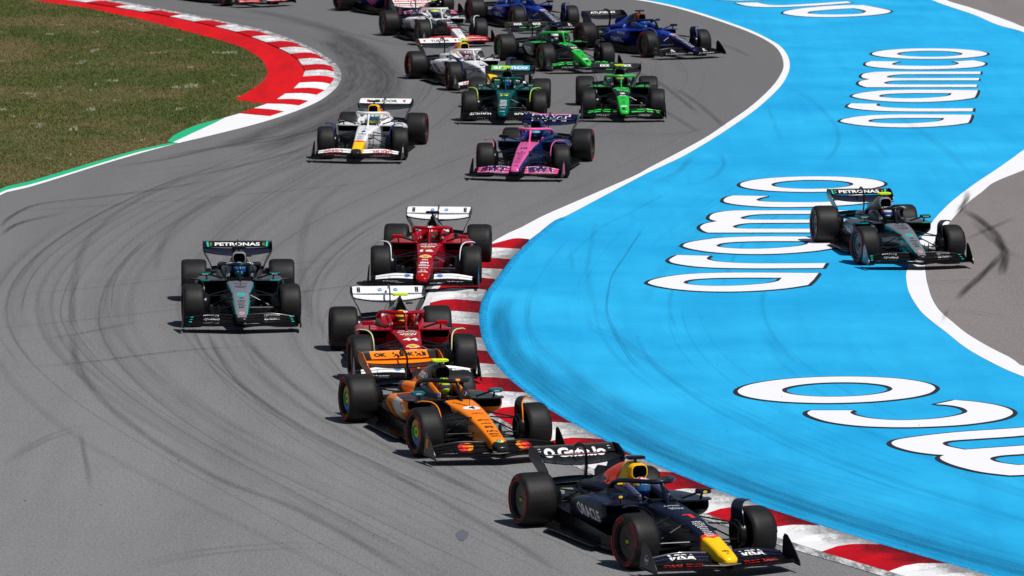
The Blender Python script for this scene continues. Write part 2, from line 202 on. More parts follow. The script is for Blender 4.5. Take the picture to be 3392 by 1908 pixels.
MARKS=[
(0.20,0.25,[(-7.41,93.84),(-7.76,98.16),(-8.03,102.27),(-8.21,108.08),(-7.87,113.84),(-7.12,119.01),(-6.08,123.76)]),
(0.12,0.57,[(-8.24,89.39),(-7.02,90.13),(-5.18,91.88),(-3.22,92.32)]),
(0.15,0.40,[(-8.54,92.69),(-7.60,93.33),(-6.10,95.99)]),
(0.20,0.34,[(-7.44,93.84),(-6.96,89.42),(-6.22,85.39),(-5.17,81.33),(-4.07,77.98),(-2.84,75.24),(-1.46,71.00),(-1.13,69.69)]),
(0.17,0.32,[(-5.16,93.90),(-4.34,88.09),(-3.13,82.96),(-1.61,78.40),(0.07,72.71),(0.73,70.01)]),
(0.17,0.34,[(-4.62,93.92),(-3.75,89.03),(-2.56,83.79),(-1.05,78.77),(-0.14,75.97)]),
(0.14,0.70,[(-10.10,109.76),(-10.05,111.92),(-9.69,114.17),(-8.60,115.51),(-7.43,117.13),(-6.21,119.45)]),
(0.14,0.80,[(-7.93,123.70),(-7.06,125.54),(-5.92,127.91),(-4.73,130.38)]),
(0.14,0.75,[(-9.00,121.47),(-7.81,123.26),(-6.56,126.29),(-5.38,128.22),(-4.05,132.41),(-2.83,137.53)]),
(0.10,0.69,[(-7.29,119.00),(-6.30,121.13),(-5.22,124.24),(-4.52,127.02)]),
(0.15,0.80,[(-8.96,112.69),(-9.72,110.84),(-9.91,109.42),(-9.94,108.03)]),
(0.10,0.35,[(-6.46,82.89),(-6.21,80.53),(-6.01,78.67),(-5.84,76.88)]),
(0.90,0.45,[(-6.55,126.01),(-5.66,130.34),(-4.88,134.45),(-4.34,138.80),(-4.12,142.84),(-4.18,147.10),(-4.55,152.28),(-5.28,157.82)]),
(1.00,0.40,[(-5.79,125.12),(-4.88,129.39),(-4.18,133.43),(-3.62,137.72),(-3.47,143.46),(-3.73,149.67),(-4.30,155.02),(-5.24,160.01)]),
(0.90,0.30,[(-3.62,130.42),(-3.21,136.64),(-3.05,142.88),(-3.54,150.99),(-4.60,157.85),(-5.94,163.77),(-8.35,170.12)]),
(0.12,0.52,[(-12.59,171.95),(-9.41,167.59),(-6.16,163.45),(-4.42,159.31),(-2.98,155.08)]),
(0.10,0.57,[(1.86,164.12),(3.55,161.14),(5.69,156.85),(6.57,151.40)]),
(0.15,0.52,[(2.67,149.93),(3.61,144.94),(4.10,140.25),(4.52,134.79)]),
(0.15,0.46,[(1.77,130.61),(2.87,129.66),(3.80,129.69),(4.79,131.71)]),
(0.15,0.46,[(4.06,142.56),(4.46,139.13),(4.87,133.76),(5.04,130.72)]),
(0.10,0.57,[(2.73,141.93),(3.51,136.89),(4.07,132.70),(4.40,129.72)]),
(0.23,1.30,[(9.17,113.75),(9.33,112.34),(9.44,110.69),(9.48,109.09),(9.44,107.27),(9.35,105.51),(9.15,103.56),(8.97,101.92)]),
(0.20,1.26,[(9.36,106.01),(8.99,104.04),(8.61,102.14),(8.21,100.31),(7.85,98.33)]),
(0.12,1.20,[(7.18,101.18),(8.02,101.39),(8.89,101.80),(9.40,102.16)]),
(0.17,1.03,[(9.59,117.31),(9.42,115.51),(9.17,113.75),(8.93,112.05)]),
(0.15,0.60,[(8.77,108.02),(9.12,109.08),(9.65,110.70),(10.35,112.65)]),
(0.15,0.60,[(9.20,111.51),(9.30,109.08),(9.44,106.51),(9.66,105.03)]),
(0.12,0.60,[(7.57,97.57),(7.96,97.16),(8.42,96.34),(8.81,95.63)]),
(0.10,0.80,[(7.67,97.47),(7.49,96.21),(7.39,95.19)]),
(0.12,0.60,[(9.11,114.62),(9.19,113.61),(9.35,112.91)]),
(0.04,0.50,[(2.62,110.24),(2.40,107.91),(2.11,104.86),(1.84,101.97),(1.71,99.00),(1.66,96.65),(1.74,94.42),(1.86,92.07),(2.04,89.84),(2.27,88.48)]),
(0.14,0.20,[(6.98,142.11),(7.38,139.50),(7.60,134.54),(7.62,130.66),(7.37,126.64),(6.93,123.17)]),
(0.05,0.63,[(7.50,151.12),(8.13,149.90),(9.19,147.27),(10.22,144.96),(11.19,142.27),(12.78,139.49)]),
(0.25,0.14,[(9.25,134.60),(9.56,130.36),(9.79,126.36),(9.89,123.27),(9.87,120.96)]),
(0.15,0.17,[(7.92,132.59),(8.24,129.56),(8.36,125.96),(8.37,123.56)]),
(0.15,0.23,[(4.59,125.83),(4.69,123.10),(4.47,120.79),(4.16,119.18),(3.20,117.29)]),
(0.25,0.23,[(4.05,125.12),(3.76,122.07),(3.36,119.79),(2.90,118.21)]),
(0.15,0.23,[(7.30,158.49),(8.05,156.34),(9.29,155.85),(10.46,154.32)]),
(0.12,0.17,[(6.28,137.77),(6.21,131.37),(6.23,127.31)]),
(0.12,0.23,[(0.34,98.25),(0.29,96.62),(0.30,94.82),(0.40,92.87),(0.61,90.81),(0.89,88.83)]),
(0.12,0.20,[(1.12,105.92),(1.13,103.50),(1.14,102.21)]),
(0.20,0.20,[(-0.13,97.07),(-0.10,95.03),(0.04,92.65),(0.20,90.59),(0.36,89.01)]),
(0.15,0.20,[(1.29,96.64),(1.40,94.41),(1.73,93.55),(2.12,91.25),(2.61,89.26)]),
(0.25,0.17,[(0.67,91.04),(1.89,84.31),(3.49,79.24),(5.47,75.07),(6.67,71.91)]),
(0.15,0.17,[(0.42,93.53),(1.32,86.44),(2.72,81.89),(4.57,78.17),(6.04,75.42)]),
(0.15,0.14,[(1.68,111.18),(1.40,101.92),(1.65,95.12),(2.61,88.26),(4.21,82.32),(6.20,77.49)]),
(0.20,0.21,[(-5.75,117.02),(-6.37,113.14),(-6.71,108.13),(-6.53,101.70)]),
(0.25,0.18,[(-3.32,119.54),(-3.98,113.97),(-4.03,106.86),(-3.64,98.27),(-3.04,92.93)]),
(0.17,0.34,[(-7.30,79.01),(-6.84,81.68),(-6.34,82.89),(-5.72,83.31)]),
(0.25,0.29,[(-4.98,70.22),(-4.05,71.70),(-2.73,72.34),(-1.99,71.74)]),
(0.12,0.80,[(-6.72,73.14),(-6.68,73.46),(-6.64,73.65),(-6.62,73.91)]),
]
PATCH=[(-0.42,82.48)]
SPOTS=[(-0.65,73.42)]
# ---------------------------------------------------------------- ground
def crom(pts,closed=True,k=5):
    """smooth control polygon; points with a third value are corners"""
    n=len(pts); out=[]
    P=[np.array(p[:2],float) for p in pts]; C=[len(p)>2 for p in pts]
    for i in range(n if closed else n-1):
        p1,p2=P[i],P[(i+1)%n]; c1,c2=C[i],C[(i+1)%n]
        p0=P[i-1] if (closed or i>0) else p1; p3=P[(i+2)%n] if (closed or i+2<n) else p2
        m1=(p2-p0)/2 if not c1 else (p2-p1)*1.0; m2=(p3-p1)/2 if not c2 else (p2-p1)*1.0
        if c1 and c2: out.append(tuple(p1)); continue
        L_=np.linalg.norm(p2-p1)
        for m in (m1,m2):
            q=np.linalg.norm(m)
            if q>1.3*L_: m*=1.3*L_/q
        for j in range(k):
            t=j/k; out.append(tuple(p1*(2*t**3-3*t**2+1)+m1*(t**3-2*t**2+t)+p2*(3*t**2-2*t**3)+m2*(t**3-t**2)))
    if not closed: out.append(tuple(P[-1]))
    return out
def sheet_mesh(name,loops,z):
    """flat polygon with holes"""
    vs=[p for lp in loops for p in lp]; tri=tessellate_polygon([[Vector((p[0],p[1],0)) for p in lp] for lp in loops])
    me=bpy.data.meshes.new(name); fs=[]
    for t in tri:
        a,b,c=[vs[i] for i in t]
        fs.append(t if (b[0]-a[0])*(c[1]-a[1])-(b[1]-a[1])*(c[0]-a[0])>0 else t[::-1])
    me.from_pydata([(p[0],p[1],z) for p in vs],[],fs); me.update(); return me
def offset_line(pts,d,closed=False):
    P=np.array([p[:2] for p in pts],float); n=len(P); out=[]
    for i in range(n):
        a=P[i-1] if (closed or i>0) else P[i]; b=P[(i+1)%n] if (closed or i<n-1) else P[i]
        t=b-a; t/=np.linalg.norm(t)+1e-9; out.append((P[i][0]-t[1]*d,P[i][1]+t[0]*d))
    return out
def resample(pts,step):
    P=np.array([p[:2] for p in pts],float); d=np.r_[0,np.cumsum(np.linalg.norm(np.diff(P,axis=0),axis=1))]
    q=np.arange(0,d[-1]+1e-6,step); return [tuple(p) for p in pchip(d,P,q)],d[-1]
def strip(a,b,z):
    n=len(a); me=bpy.data.meshes.new('strip'); me.from_pydata([(p[0],p[1],z) for p in a]+[(p[0],p[1],z) for p in b],[],[(i,i+1,n+i+1,n+i) for i in range(n-1)]); me.update(); return me

def m_asphalt(name,base,warm,streak_rot=.25,dark=1.0,worn=False):
    t=NT(name); c=t.coord()
    big=t.noise(.06,4,.6,c); mid=t.noise(.9,4,.65,c); st=t.noise(.8,4,.6,t.coord(scale=(1.0,.07,1),rot=streak_rot)); fine=t.noise(38,2,.6,c); f2=t.noise(90,1,.5,c); gr=t.noise(26,3,.75,t.coord(scale=(1,.28,1)))
    col=t.mix(t.ramp(big,[(.3,0),(.7,1)]),base,warm)
    if worn:   # the braking and turning zone further up the road carries more rubber
        sp=t.n('SeparateXYZ'); t.l(c,sp.inputs[0]); y=t.n('MapRange'); t.l(t.math('ADD',sp.outputs[1],t.math('MULTIPLY',big,30.0)),y.inputs[0]); y.inputs[1].default_value=98; y.inputs[2].default_value=150; y.inputs[3].default_value=0; y.inputs[4].default_value=.9
        col=t.mix(y.outputs[0],col,[x*.66 for x in base])
    col=t.mix(t.ramp(st,[(.42,0),(.72,.34*dark)]),col,[x*.55 for x in base])
    col=t.mix(t.ramp(mid,[(.5,0),(.8,.22)]),col,[x*.7 for x in base])
    col=t.mix(t.ramp(fine,[(.36,.42),(.5,0)]),col,[x*.45 for x in base])
    col=t.mix(t.ramp(fine,[(.55,0),(.68,.45)]),col,[min(.6,x*1.6) for x in base])
    col=t.mix(t.ramp(f2,[(.62,0),(.7,.35)]),col,(.5,.5,.5))
    col=t.mix(t.ramp(gr,[(.30,.52),(.47,0)]),col,[x*.5 for x in base]); col=t.mix(t.ramp(gr,[(.55,0),(.72,.46)]),col,[min(.6,x*1.5) for x in base])
    t.bump(fine,.3,.02); return t.fin(col,.9,0,0,.03)
M_track=m_asphalt('track_asphalt',(.203,.202,.206),(.224,.221,.222),worn=True)
M_off=m_asphalt('runoff_asphalt',(.215,.190,.184),(.235,.212,.207),.9,.7)
def m_blue():
    t=NT('blue_paint'); c=t.coord()
    n=t.noise(.25,4,.6,c); st=t.noise(1.6,5,.65,t.coord(scale=(1,.06,1),rot=-.5)); st2=t.noise(1.4,4,.6,t.coord(scale=(1,.08,1),rot=.35)); g=t.noise(30,2,.5,c)
    col=t.mix(t.ramp(n,[(.35,0),(.7,1)]),(.016,.350,.680),(.032,.455,.800))
    col=t.mix(t.ramp(st,[(.46,0),(.75,.36)]),col,(.015,.28,.56)); col=t.mix(t.ramp(st2,[(.48,0),(.75,.30)]),col,(.015,.30,.58))
    col=t.mix(t.ramp(g,[(.58,0),(.75,.16)]),col,(.05,.52,.82)); col=t.mix(t.ramp(t.noise(9,3,.6,c),[(.72,0),(.78,.5)]),col,(.02,.2,.42))
    t.bump(g,.2,.01); return t.fin(col,.85,0,0,.03)
M_blue=m_blue()
def m_paint_ground(name,base,dirt,lo,hi,amt,scale=3,stretch=(1,.2,1),rough=.6):
    t=NT(name); n=t.noise(scale,6,.7,t.coord(scale=stretch)); g=t.noise(25,3,.6,t.coord())
    n=t.math('ADD',t.math('MULTIPLY',n,.75),t.math('MULTIPLY',g,.25))
    col=t.mix(t.ramp(n,[(lo,0),(hi,amt)]),base,dirt); t.bump(g,.2,.008); return t.fin(col,max(rough,.8),0,0,.04)
M_line=m_paint_ground('white_line_paint',(.80,.80,.815),(.45,.45,.45),.55,.75,.25)
M_lwhite=m_paint_ground('letter_white_paint',(.80,.80,.82),(.55,.58,.62),.56,.8,.2)
M_lblack=m_paint_ground('letter_black_paint',(.03,.032,.04),(.08,.10,.13),.5,.8,.3)
M_apron=m_paint_ground('red_apron_paint',(.66,.010,.014),(.28,.010,.016),.46,.70,.75,1.2,(1,.12,1))
M_green=m_paint_ground('green_paint',(.025,.44,.21),(.05,.25,.14),.55,.8,.4)
def m_kerb(name,base,dirt,amt,mode=1):
    t=NT(name); q=t.n('VertexColor'); q.layer_name='across'; c=t.coord()
    n=t.noise(3.0,6,.75,t.coord(scale=(1,.4,1))); n2=t.noise(22,4,.7,c); m=t.math('ADD',t.math('MULTIPLY',n,.6),t.math('MULTIPLY',n2,.4))
    f=t.math('ADD',m,t.math('MULTIPLY',t.math('SUBTRACT',q.outputs[0],.55),.42 if mode else -.0)); col=t.mix(t.ramp(f,[(.40,0),(.66,amt)]),base,dirt)
    t.bump(n2,.35,.008); return t.fin(col,.8,0,0,.06)
M_redk=m_kerb('kerb_red_paint',(.46,.006,.014),(.05,.006,.010),.85)
M_whik=m_kerb('kerb_white_paint',(.80,.80,.80),(.09,.09,.095),.80)
M_redl=m_kerb('kerb_red_worn_paint',(.55,.008,.014),(.14,.008,.012),.6,0)
M_whil=m_kerb('kerb_white_worn_paint',(.80,.80,.80),(.10,.10,.105),.85,0)
M_redk2=m_paint_ground('kerb_fresh_red_paint',(.60,.008,.014),(.3,.012,.02),.5,.75,.35)
M_whik2=m_paint_ground('kerb_fresh_white_paint',(.80,.80,.80),(.45,.45,.45),.55,.8,.3)
def m_wornline(name,ylo,yhi,flip):
    """white paint driven over where the kerb is used: worn stretch between the two y values"""
    t=NT(name); c=t.coord(); sp=t.n('SeparateXYZ'); t.l(c,sp.inputs[0]); n=t.noise(5,6,.75,t.coord(scale=(1,.25,1))); g=t.noise(30,3,.7,c)
    y=t.n('MapRange'); t.l(sp.outputs[1],y.inputs[0]); y.inputs[1].default_value=ylo; y.inputs[2].default_value=yhi; y.inputs[3].default_value=0 if not flip else 1; y.inputs[4].default_value=1 if not flip else 0
    m=t.math('ADD',t.math('MULTIPLY',n,.65),t.math('MULTIPLY',g,.35)); f=t.math('MULTIPLY',t.ramp(m,[(.36,0),(.56,1)]),y.outputs[0])
    col=t.mix(f,(.80,.80,.81),(.13,.13,.135)); t.bump(g,.25,.008); return t.fin(col,.8,0,0,.05)
M_wl=m_wornline('worn_white_paint_left',139,146,False); M_wr=m_wornline('worn_white_paint_right',90,103,True)
me=bpy.data.meshes.new('ground'); q=2600
me.from_pydata([(-q,-300,0),(q,-300,0),(q,q,0),(-q,q,0)],[],[(0,1,2,3)]); link('track',me,[M_track],kind='structure',label='grey asphalt race track')
# track / blue boundary curves, continued past the frame
ext=lambda a,b,n: (a[0]+(a[0]-b[0])*n,a[1]+(a[1]-b[1])*n)
blueL=crom([(-30,236),(-14,209),(-1.5,187)]+RA_BLUE+[(6.6,69.3),(8.6,66.2),(12,61),(20,52)],False,3)
rb=RBL_TOP+[(15.0,155),(14.9,148),(14.2,140),(13,132)]+RBL_BOT
blueR=crom([(9.5,222),(11.5,196)]+rb+[(9.1,86),(10.4,83),(12.6,79.5),(16.5,75),(24,68)],False,3)
link('blue_runoff',sheet_mesh('blue_runoff',[blueL+[(30,40),(40,60)]+blueR[::-1]],.004),[M_blue],kind='structure',label='blue painted run-off area')
# grey-brown tarmac right of the blue
link('outer_runoff',sheet_mesh('outer_runoff',[blueR+[(60,50),(400,60),(400,700),(9.5,700)]],.003),[M_off],kind='structure',label='brownish grey run-off tarmac')
# white lines
trk=crom([(-30.7,235),(-15,207.5),(-2.4,185.5)]+RA_TRACK,False,3)
band=crom([RA_TRACK[-1]]+RK_BAND[:4],False,3)
bl,_=resample(blueL,.5)
i0=next(i for i,p in enumerate(bl) if p[1]<97.3); low=[p for p in offset_line(bl,-1.0)[i0:]]
low=[(p[0]-.16*max(0,min(1,(88-p[1])/20)),p[1]-.07*max(0,min(1,(88-p[1])/20))) for p in low]
edge=trk+band[1:]+low
edge=[p for p in edge if True]
er,el_=resample(edge,1.0)
link('white_edge_line',sheet_mesh('l',[er+bl[::-1]],.008),[M_wr],kind='structure',label='white edge line between the track and the blue run-off')
rbo=[(11.0,222),(13.0,197)]+[tuple(p) for p in RBR_TOP]+[(16.3,155),(16.2,148),(15.5,139.5),(14.2,131.5),(12.75,126.4)]+RBR_BOT[1:]+[(9.9,86.2),(11.2,83.4),(13.3,80.2),(17,76),(24,70)]
ra,la=resample(blueR,.5); rc,lc=resample(crom(rbo,False,3),.5)
link('white_runoff_line',sheet_mesh('l2',[ra+rc[::-1]],.008),[M_line],kind='structure',label='broad white line round the outside of the blue run-off')
# painted words
bro=link('painted_words',None,None,kind='structure',label='white lettering with black outline painted on the blue')
for Lt in LETTERS:
    loops=[crom(c,True,4) for c in Lt]
    o=link('painted_letter',sheet_mesh('letter',loops,.016),[M_lwhite],parent=bro)
    vs=[];fs=[]
    for lp in loops:
        A=sum(lp[i-1][0]*lp[i][1]-lp[i][0]*lp[i-1][1] for i in range(len(lp)))
        hole=lp is not loops[0]; sg=-1 if A>0 else 1
        if hole: sg=-sg
        a=offset_line(lp,-sg*.03,True); b=offset_line(lp,sg*.075,True); n=len(lp); k=len(vs)
        vs+=[(p[0],p[1],.012) for p in a]+[(p[0],p[1],.012) for p in b]; fs+=[(k+i,k+(i+1)%n,k+n+(i+1)%n,k+n+i) for i in range(n)]
    me=bpy.data.meshes.new('outline'); me.from_pydata(vs,[],fs); me.update(); link('letter_outline',me,[M_lblack],parent=o)
# ---- left: grass, apron, kerb, green strips
edgeL=crom([(-62,236),(-30,196),(-19.5,181.5),(-14.5,175.6)]+LK_OUTER+[(-9.6,60),(-14,52)],False,3)
LKI=[(-46,216),(-31.5,196.5),(-20,181.2),(-15.2,175)]+LK_IN; LKO=[(-45,217),(-31,198),(-19.3,182.0),(-14.5,175.5)]+LK_OUT
ap=[(-50,212),(-33,193.5),(-22.5,181.5),(-17.6,176.2)]+APRON
link('red_apron',sheet_mesh('apron',[crom(ap,False,3)+LK_IN[:20][::-1]+LKI[:4][::-1]],.006),[M_apron],kind='structure',label='red painted apron behind the left kerb')
lo=[p for p in edgeL]; 
# white line: from the far end to the taper, between track edge and kerb blocks; then the thin line
j=next(i for i,p in enumerate(edgeL) if abs(p[0]-LK_OUTER[22][0])<.01 and abs(p[1]-LK_OUTER[22][1])<.01)
link('white_kerb_line',sheet_mesh('wl',[edgeL[:j+1]+TAPER[::-1]+[LK_OUT[-1]]+LK_OUT[:-1][::-1]+LKO[:4][::-1]],.008),[M_wl],kind='structure',label='white line and white tapered kerb end on the left')
gw=crom(GW+[(-10.6,60),(-15,52)],False,3); 
link('white_left_line',sheet_mesh('wl2',[edgeL[j:]+gw[::-1]],.008),[M_line],kind='structure',label='thin white edge line on the left')
gg=crom(GG+[(-10.9,60),(-15.4,52)],False,3)
link('green_strip',sheet_mesh('gs',[gw+gg[::-1]],.007),[M_green],kind='structure',label='long green strip between grass and white line')
link('green_strip',sheet_mesh('gs2',[crom(GREEN1,True,2)],.0072),[M_green],kind='structure',label='short wide green wedge beside the kerb end')
def m_grass_soil():
    t=NT('lawn'); c=t.coord(); a=t.noise(.16,5,.65,c); b=t.noise(1.6,5,.7,c); g=t.noise(14,3,.6,c)
    col=t.mix(t.ramp(a,[(.40,0),(.60,1)]),(.060,.085,.020),(.145,.110,.045)); col=t.mix(t.ramp(b,[(.4,0),(.75,.7)]),col,(.12,.095,.045)); col=t.mix(t.ramp(g,[(.45,0),(.7,.35)]),col,(.05,.065,.02))
    t.bump(g,.6,.04); return t.fin(col,.9,0,0,.1)
lawn_poly=[p for p in crom(ap,False,3)][:-3]
lawn=[(-260,400),(-120,300)]+crom(ap[:-1],False,3)+[APRON[-1]]+LK_IN[20:]+[TAPER[1]]+[p for p in GREEN1[1:6]]+gg+[(-120,45),(-260,100)]
link('lawn',sheet_mesh('lawn',[lawn],.002),[m_grass_soil()],kind='structure',label='patchy green and brown lawn')
def inside(px,py,poly):
    P=np.array(poly); x,y=px,py; r=np.zeros(len(x),bool); n=len(P); jj=n-1
    for i in range(n):
        xi,yi=P[i];xj,yj=P[jj]; c=((yi>y)!=(yj>y))&(x<(xj-xi)*(y-yi)/(yj-yi+1e-12)+xi); r^=c; jj=i
    return r
def vnoise(x,y,s,seed):
    rs=np.random.RandomState(seed); g=rs.rand(256,256); X=x*s+900;Y=y*s+900; xi=np.floor(X).astype(int);yi=np.floor(Y).astype(int); fx=X-xi;fy=Y-yi; fx=fx*fx*(3-2*fx);fy=fy*fy*(3-2*fy)
    G_=lambda a,b:g[a%256,b%256]
    return (G_(xi,yi)*(1-fx)+G_(xi+1,yi)*fx)*(1-fy)+(G_(xi,yi+1)*(1-fx)+G_(xi+1,yi+1)*fx)*fy
def grass():
    N=480000; y=88+(186-88)*np.random.rand(N)**.9; x=-y*.0925*1.03+ (np.random.rand(N))*13.5-.6
    ok=inside(x,y,lawn)&(np.random.rand(N)<1.0); x=x[ok];y=y[ok]; n=len(x)
    pat=.6*vnoise(x,y*.5,.5,1)+.4*vnoise(x,y*.5,1.9,2); dry=np.clip((pat-.42)*5,0,1)
    h=(.022+.032*np.random.rand(n))*(1.15-.4*dry); wd=.008+.009*np.random.rand(n); a=np.random.rand(n)*np.pi; lx=(np.random.rand(n)-.5)*.05; ly=(np.random.rand(n)-.5)*.05
    v=np.zeros((n,3,3)); v[:,0]=np.stack([x-wd*np.cos(a),y-wd*np.sin(a),0*x],1); v[:,1]=np.stack([x+wd*np.cos(a),y+wd*np.sin(a),0*x],1); v[:,2]=np.stack([x+lx,y+ly,h],1)
    me=bpy.data.meshes.new('grass'); me.vertices.add(3*n); me.vertices.foreach_set('co',v.reshape(-1)); me.loops.add(3*n); me.loops.foreach_set('vertex_index',np.arange(3*n,dtype=np.int32)); me.polygons.add(n)
    me.polygons.foreach_set('loop_start',np.arange(0,3*n,3,dtype=np.int32)); me.update(calc_edges=True)
    rnd=np.random.rand(n); fl=(vnoise(x*.9,y*.42,2.6,5)>.88)&(vnoise(x,y*.5,.9,9)>.42)&(np.random.rand(n)<.8)
    g=np.array([.075,.118,.028]); g2=np.array([.125,.15,.042]); d=np.array([.205,.162,.075]); c=g*(1-rnd[:,None])+g2*rnd[:,None]; m=(np.random.rand(n)<dry*.85); c[m]=d*(.75+.45*rnd[m,None]); c[fl]=np.array([.42,.42,.30])
    cc=np.ones((n,3,4)); cc[:,:,:3]=c[:,None,:]; at=me.color_attributes.new('tint','FLOAT_COLOR','CORNER'); at.data.foreach_set('color',cc.reshape(-1))
    t=NT('grass_blades'); q=t.n('VertexColor'); q.layer_name='tint'; m_=t.fin(q.outputs[0],.7,0,0,.15); t.b.inputs['Subsurface Weight'].default_value=0
    link('grass',me,[m_],kind='stuff',label='short patchy grass inside the bend')
grass()
# dirt strip between grass and apron
dl,_=resample(crom(ap[:-2],False,3),.6); random.seed(3)
link('dirt_edge',strip(dl,offset_line(dl,-.0),.003),[M_off],kind='structure') if False else None

# ---- kerbs: every block its own piece, each with two saw teeth
def kerb_block(a0,b0,a1,b1,h,teeth=2,nw=5,base=.010):
    """a = track side edge, b = back edge, 0 -> 1 along the kerb"""
    mb=MB(); cols=[]
    for k in range(teeth): cols+=[(k/teeth,1.0),((k+.13)/teeth,.15),((k+.55)/teeth,.48)]
    cols.append((1,1.0))
    A0,B0,A1,B1=[np.array(p) for p in(a0,b0,a1,b1)]; rows=[]
    for s,hh in cols:
        pa=A0+(A1-A0)*s; pb=B0+(B1-B0)*s
        rows.append([ (*(pa+(pb-pa)*u),base+h*(hh if u<.7 else (.55*hh+.22 if u<.99 else .46))*min(1,u*3.2)) for u in np.linspace(0,1,nw)])
    n=nw; vs=[p for r in rows for p in r]; fs=[(i*n+j,i*n+j+1,(i+1)*n+j+1,(i+1)*n+j) for i in range(len(rows)-1) for j in range(n-1)]
    k=len(vs); vs+=[(r[-1][0],r[-1][1],0) for r in rows]; fs+=[(i*n+n-1,k+i,k+i+1,(i+1)*n+n-1) for i in range(len(rows)-1)]
    mb.add(vs,fs); me=mb.mesh('kerb_block',False); bm=bmesh.new(); bm.from_mesh(me); bmesh.ops.recalc_face_normals(bm,faces=bm.faces)
    if sum(f.normal.z for f in bm.faces)<0: bmesh.ops.reverse_faces(bm,faces=bm.faces)
    bm.to_mesh(me); bm.free()
    A_=[np.array(p[:2]) for p in (a0,b0,a1,b1)]; ax=(A_[1]-A_[0]); L2=ax@ax; at=me.color_attributes.new('across','FLOAT_COLOR','POINT')
    for i,v in enumerate(me.vertices): u=float(np.clip((np.array(v.co[:2])-A_[0])@ax/L2,0,1)); at.data[i].color=(u,u,u,1)
    return me
kl=link('left_kerb',None,None,kind='structure',label='red and white kerb on the inside of the left bend')
I=LKI[4:];O=LKO[4:]; pre_i,_=resample(LKI[:5],2.25); pre_o,_=resample(LKO[:5],2.27); pre=list(zip(pre_i,pre_o))[:-1][-9:]+[(I[0],O[0])]
for i in range(len(pre)-1):
    link('kerb_block',kerb_block(pre[i][1],pre[i][0],pre[i+1][1],pre[i+1][0],.055),[M_whil if (len(pre)-2-i)%2==0 else M_redl],parent=kl)
for i in range(len(I)-1):
    red=i%2==0; fresh=i>=14
    link('kerb_block',kerb_block(O[i],I[i],O[i+1],I[i+1],.055 if i<15 else .055-.007*(i-14),2),[(M_redk2 if fresh else M_redl) if red else (M_whik2 if fresh else M_whil)],parent=kl)
kr=link('right_kerb',None,None,kind='structure',label='red and white kerb along the blue run-off')
_f,_=resample(bl,.02); _k=min(range(len(_f)),key=lambda i:abs(_f[i][1]-108.02)+(0 if _f[i][0]<2 else 9)); back=[_f[i] for i in range(_k,len(_f)) if _f[i][1]>40]
_d=np.r_[0,np.cumsum(np.linalg.norm(np.diff(np.array(back),axis=0),axis=1))]; back=[back[int(np.searchsorted(_d,q))] for q in np.arange(0,56,1.6505)]; front=offset_line(back,-.9); st=0
nn=0
for i in range(st,min(len(back)-1,st+34)):
    k=i-st; f0,f1=front[i],front[i+1]
    if k==0: f0=(back[i][0]*.55+front[i][0]*.45,back[i][1]*.55+front[i][1]*.45)
    link('kerb_block',kerb_block(f0,back[i],f1,back[i+1],.068 if k>3 else .03),[M_redk if k%2==0 else M_whik],parent=kr)
# rough blue bead of paint along the back of the kerb
def m_bead():
    t=NT('blue_bead_paint'); c=t.coord(scale=(1,.5,1)); v=t.n('TexVoronoi'); t.l(c,v.inputs[0]); v.inputs['Scale'].default_value=14
    col=t.mix(t.ramp(v.outputs[0],[(.1,0),(.6,1)]),(.020,.38,.70),(.015,.24,.50)); t.bump(v.outputs[0],.6,.02); return t.fin(col,.8,0,0,.04)
rope=[p for p in bl if 50<p[1]<112]; mb=MB()
rr=[ [(p[0],p[1],.004),(q[0],q[1],.03),(r_[0],r_[1],.03),(u[0],u[1],.004)] for p,q,r_,u in zip(offset_line(rope,.0),offset_line(rope,.03),offset_line(rope,.10),offset_line(rope,.14))]
mb.loft(rr,closed=False,cap=(False,False)); link('kerb_edge_bead',mb.mesh('bead',True,80),[m_bead()],kind='structure',label='rough blue bead behind the right kerb')
# ---- rubber marks and stains (real dirt on the ground)
def m_mark(strength,col=(.028,.028,.032),lat=1.0):
    t=NT('rubber_mark'); uv=t.n('UVMap'); sp=t.n('SeparateXYZ'); t.l(uv.outputs[0],sp.inputs[0])
    mp=t.n('Mapping'); t.l(uv.outputs[0],mp.inputs[0]); mp.inputs['Scale'].default_value=(.35,5,1)
    n=t.noise(1.5,5,.7,mp.outputs[0]); g=t.noise(24,2,.6,t.coord())
    v=t.math('SUBTRACT',1.0,t.math('ABSOLUTE',t.math('SUBTRACT',t.math('MULTIPLY',sp.outputs[1],2.0),1.0)),True)
    e=t.ramp(v,[(0,0),(.75,1)]); q=t.n('VertexColor'); q.layer_name='fade'
    f=t.math('MULTIPLY',t.math('MULTIPLY',e,q.outputs[0]),t.ramp(n,[(.3,.15),(.62,1)])); f=t.math('MULTIPLY',f,t.ramp(g,[(.35,.55),(.6,1)])); f=t.math('MULTIPLY',f,strength,True)
    tr=t.n('BsdfTransparent'); df=t.n('BsdfDiffuse'); df.inputs[0].default_value=tuple(col)+(1,); mx=t.n('MixShader'); t.l(f,mx.inputs[0]); t.l(tr.outputs[0],mx.inputs[1]); t.l(df.outputs[0],mx.inputs[2]); t.l(mx.outputs[0],t.out.inputs[0]); return t.m
def ribbon(vs,fs,uv,fd,pts,wd,z,fade=1.0,wig=0):
    p,L_=resample(crom(pts,False,4),.5); n=len(p)
    if n<3: return
    a=offset_line(p,wd/2);b=offset_line(p,-wd/2); k=len(vs); vs+=[(q[0],q[1],z) for q in a]+[(q[0],q[1],z) for q in b]
    for i in range(n-1):
        fs.append((k+i,k+i+1,k+n+i+1,k+n+i)); e=lambda s:min(1,s*.5/1.6,(n-1-s)*.5/1.6)*fade
        uv+=[(i*.5,1),(i*.5+.5,1),(i*.5+.5,0),(i*.5,0)]; fd+=[e(i),e(i+1),e(i+1),e(i)]
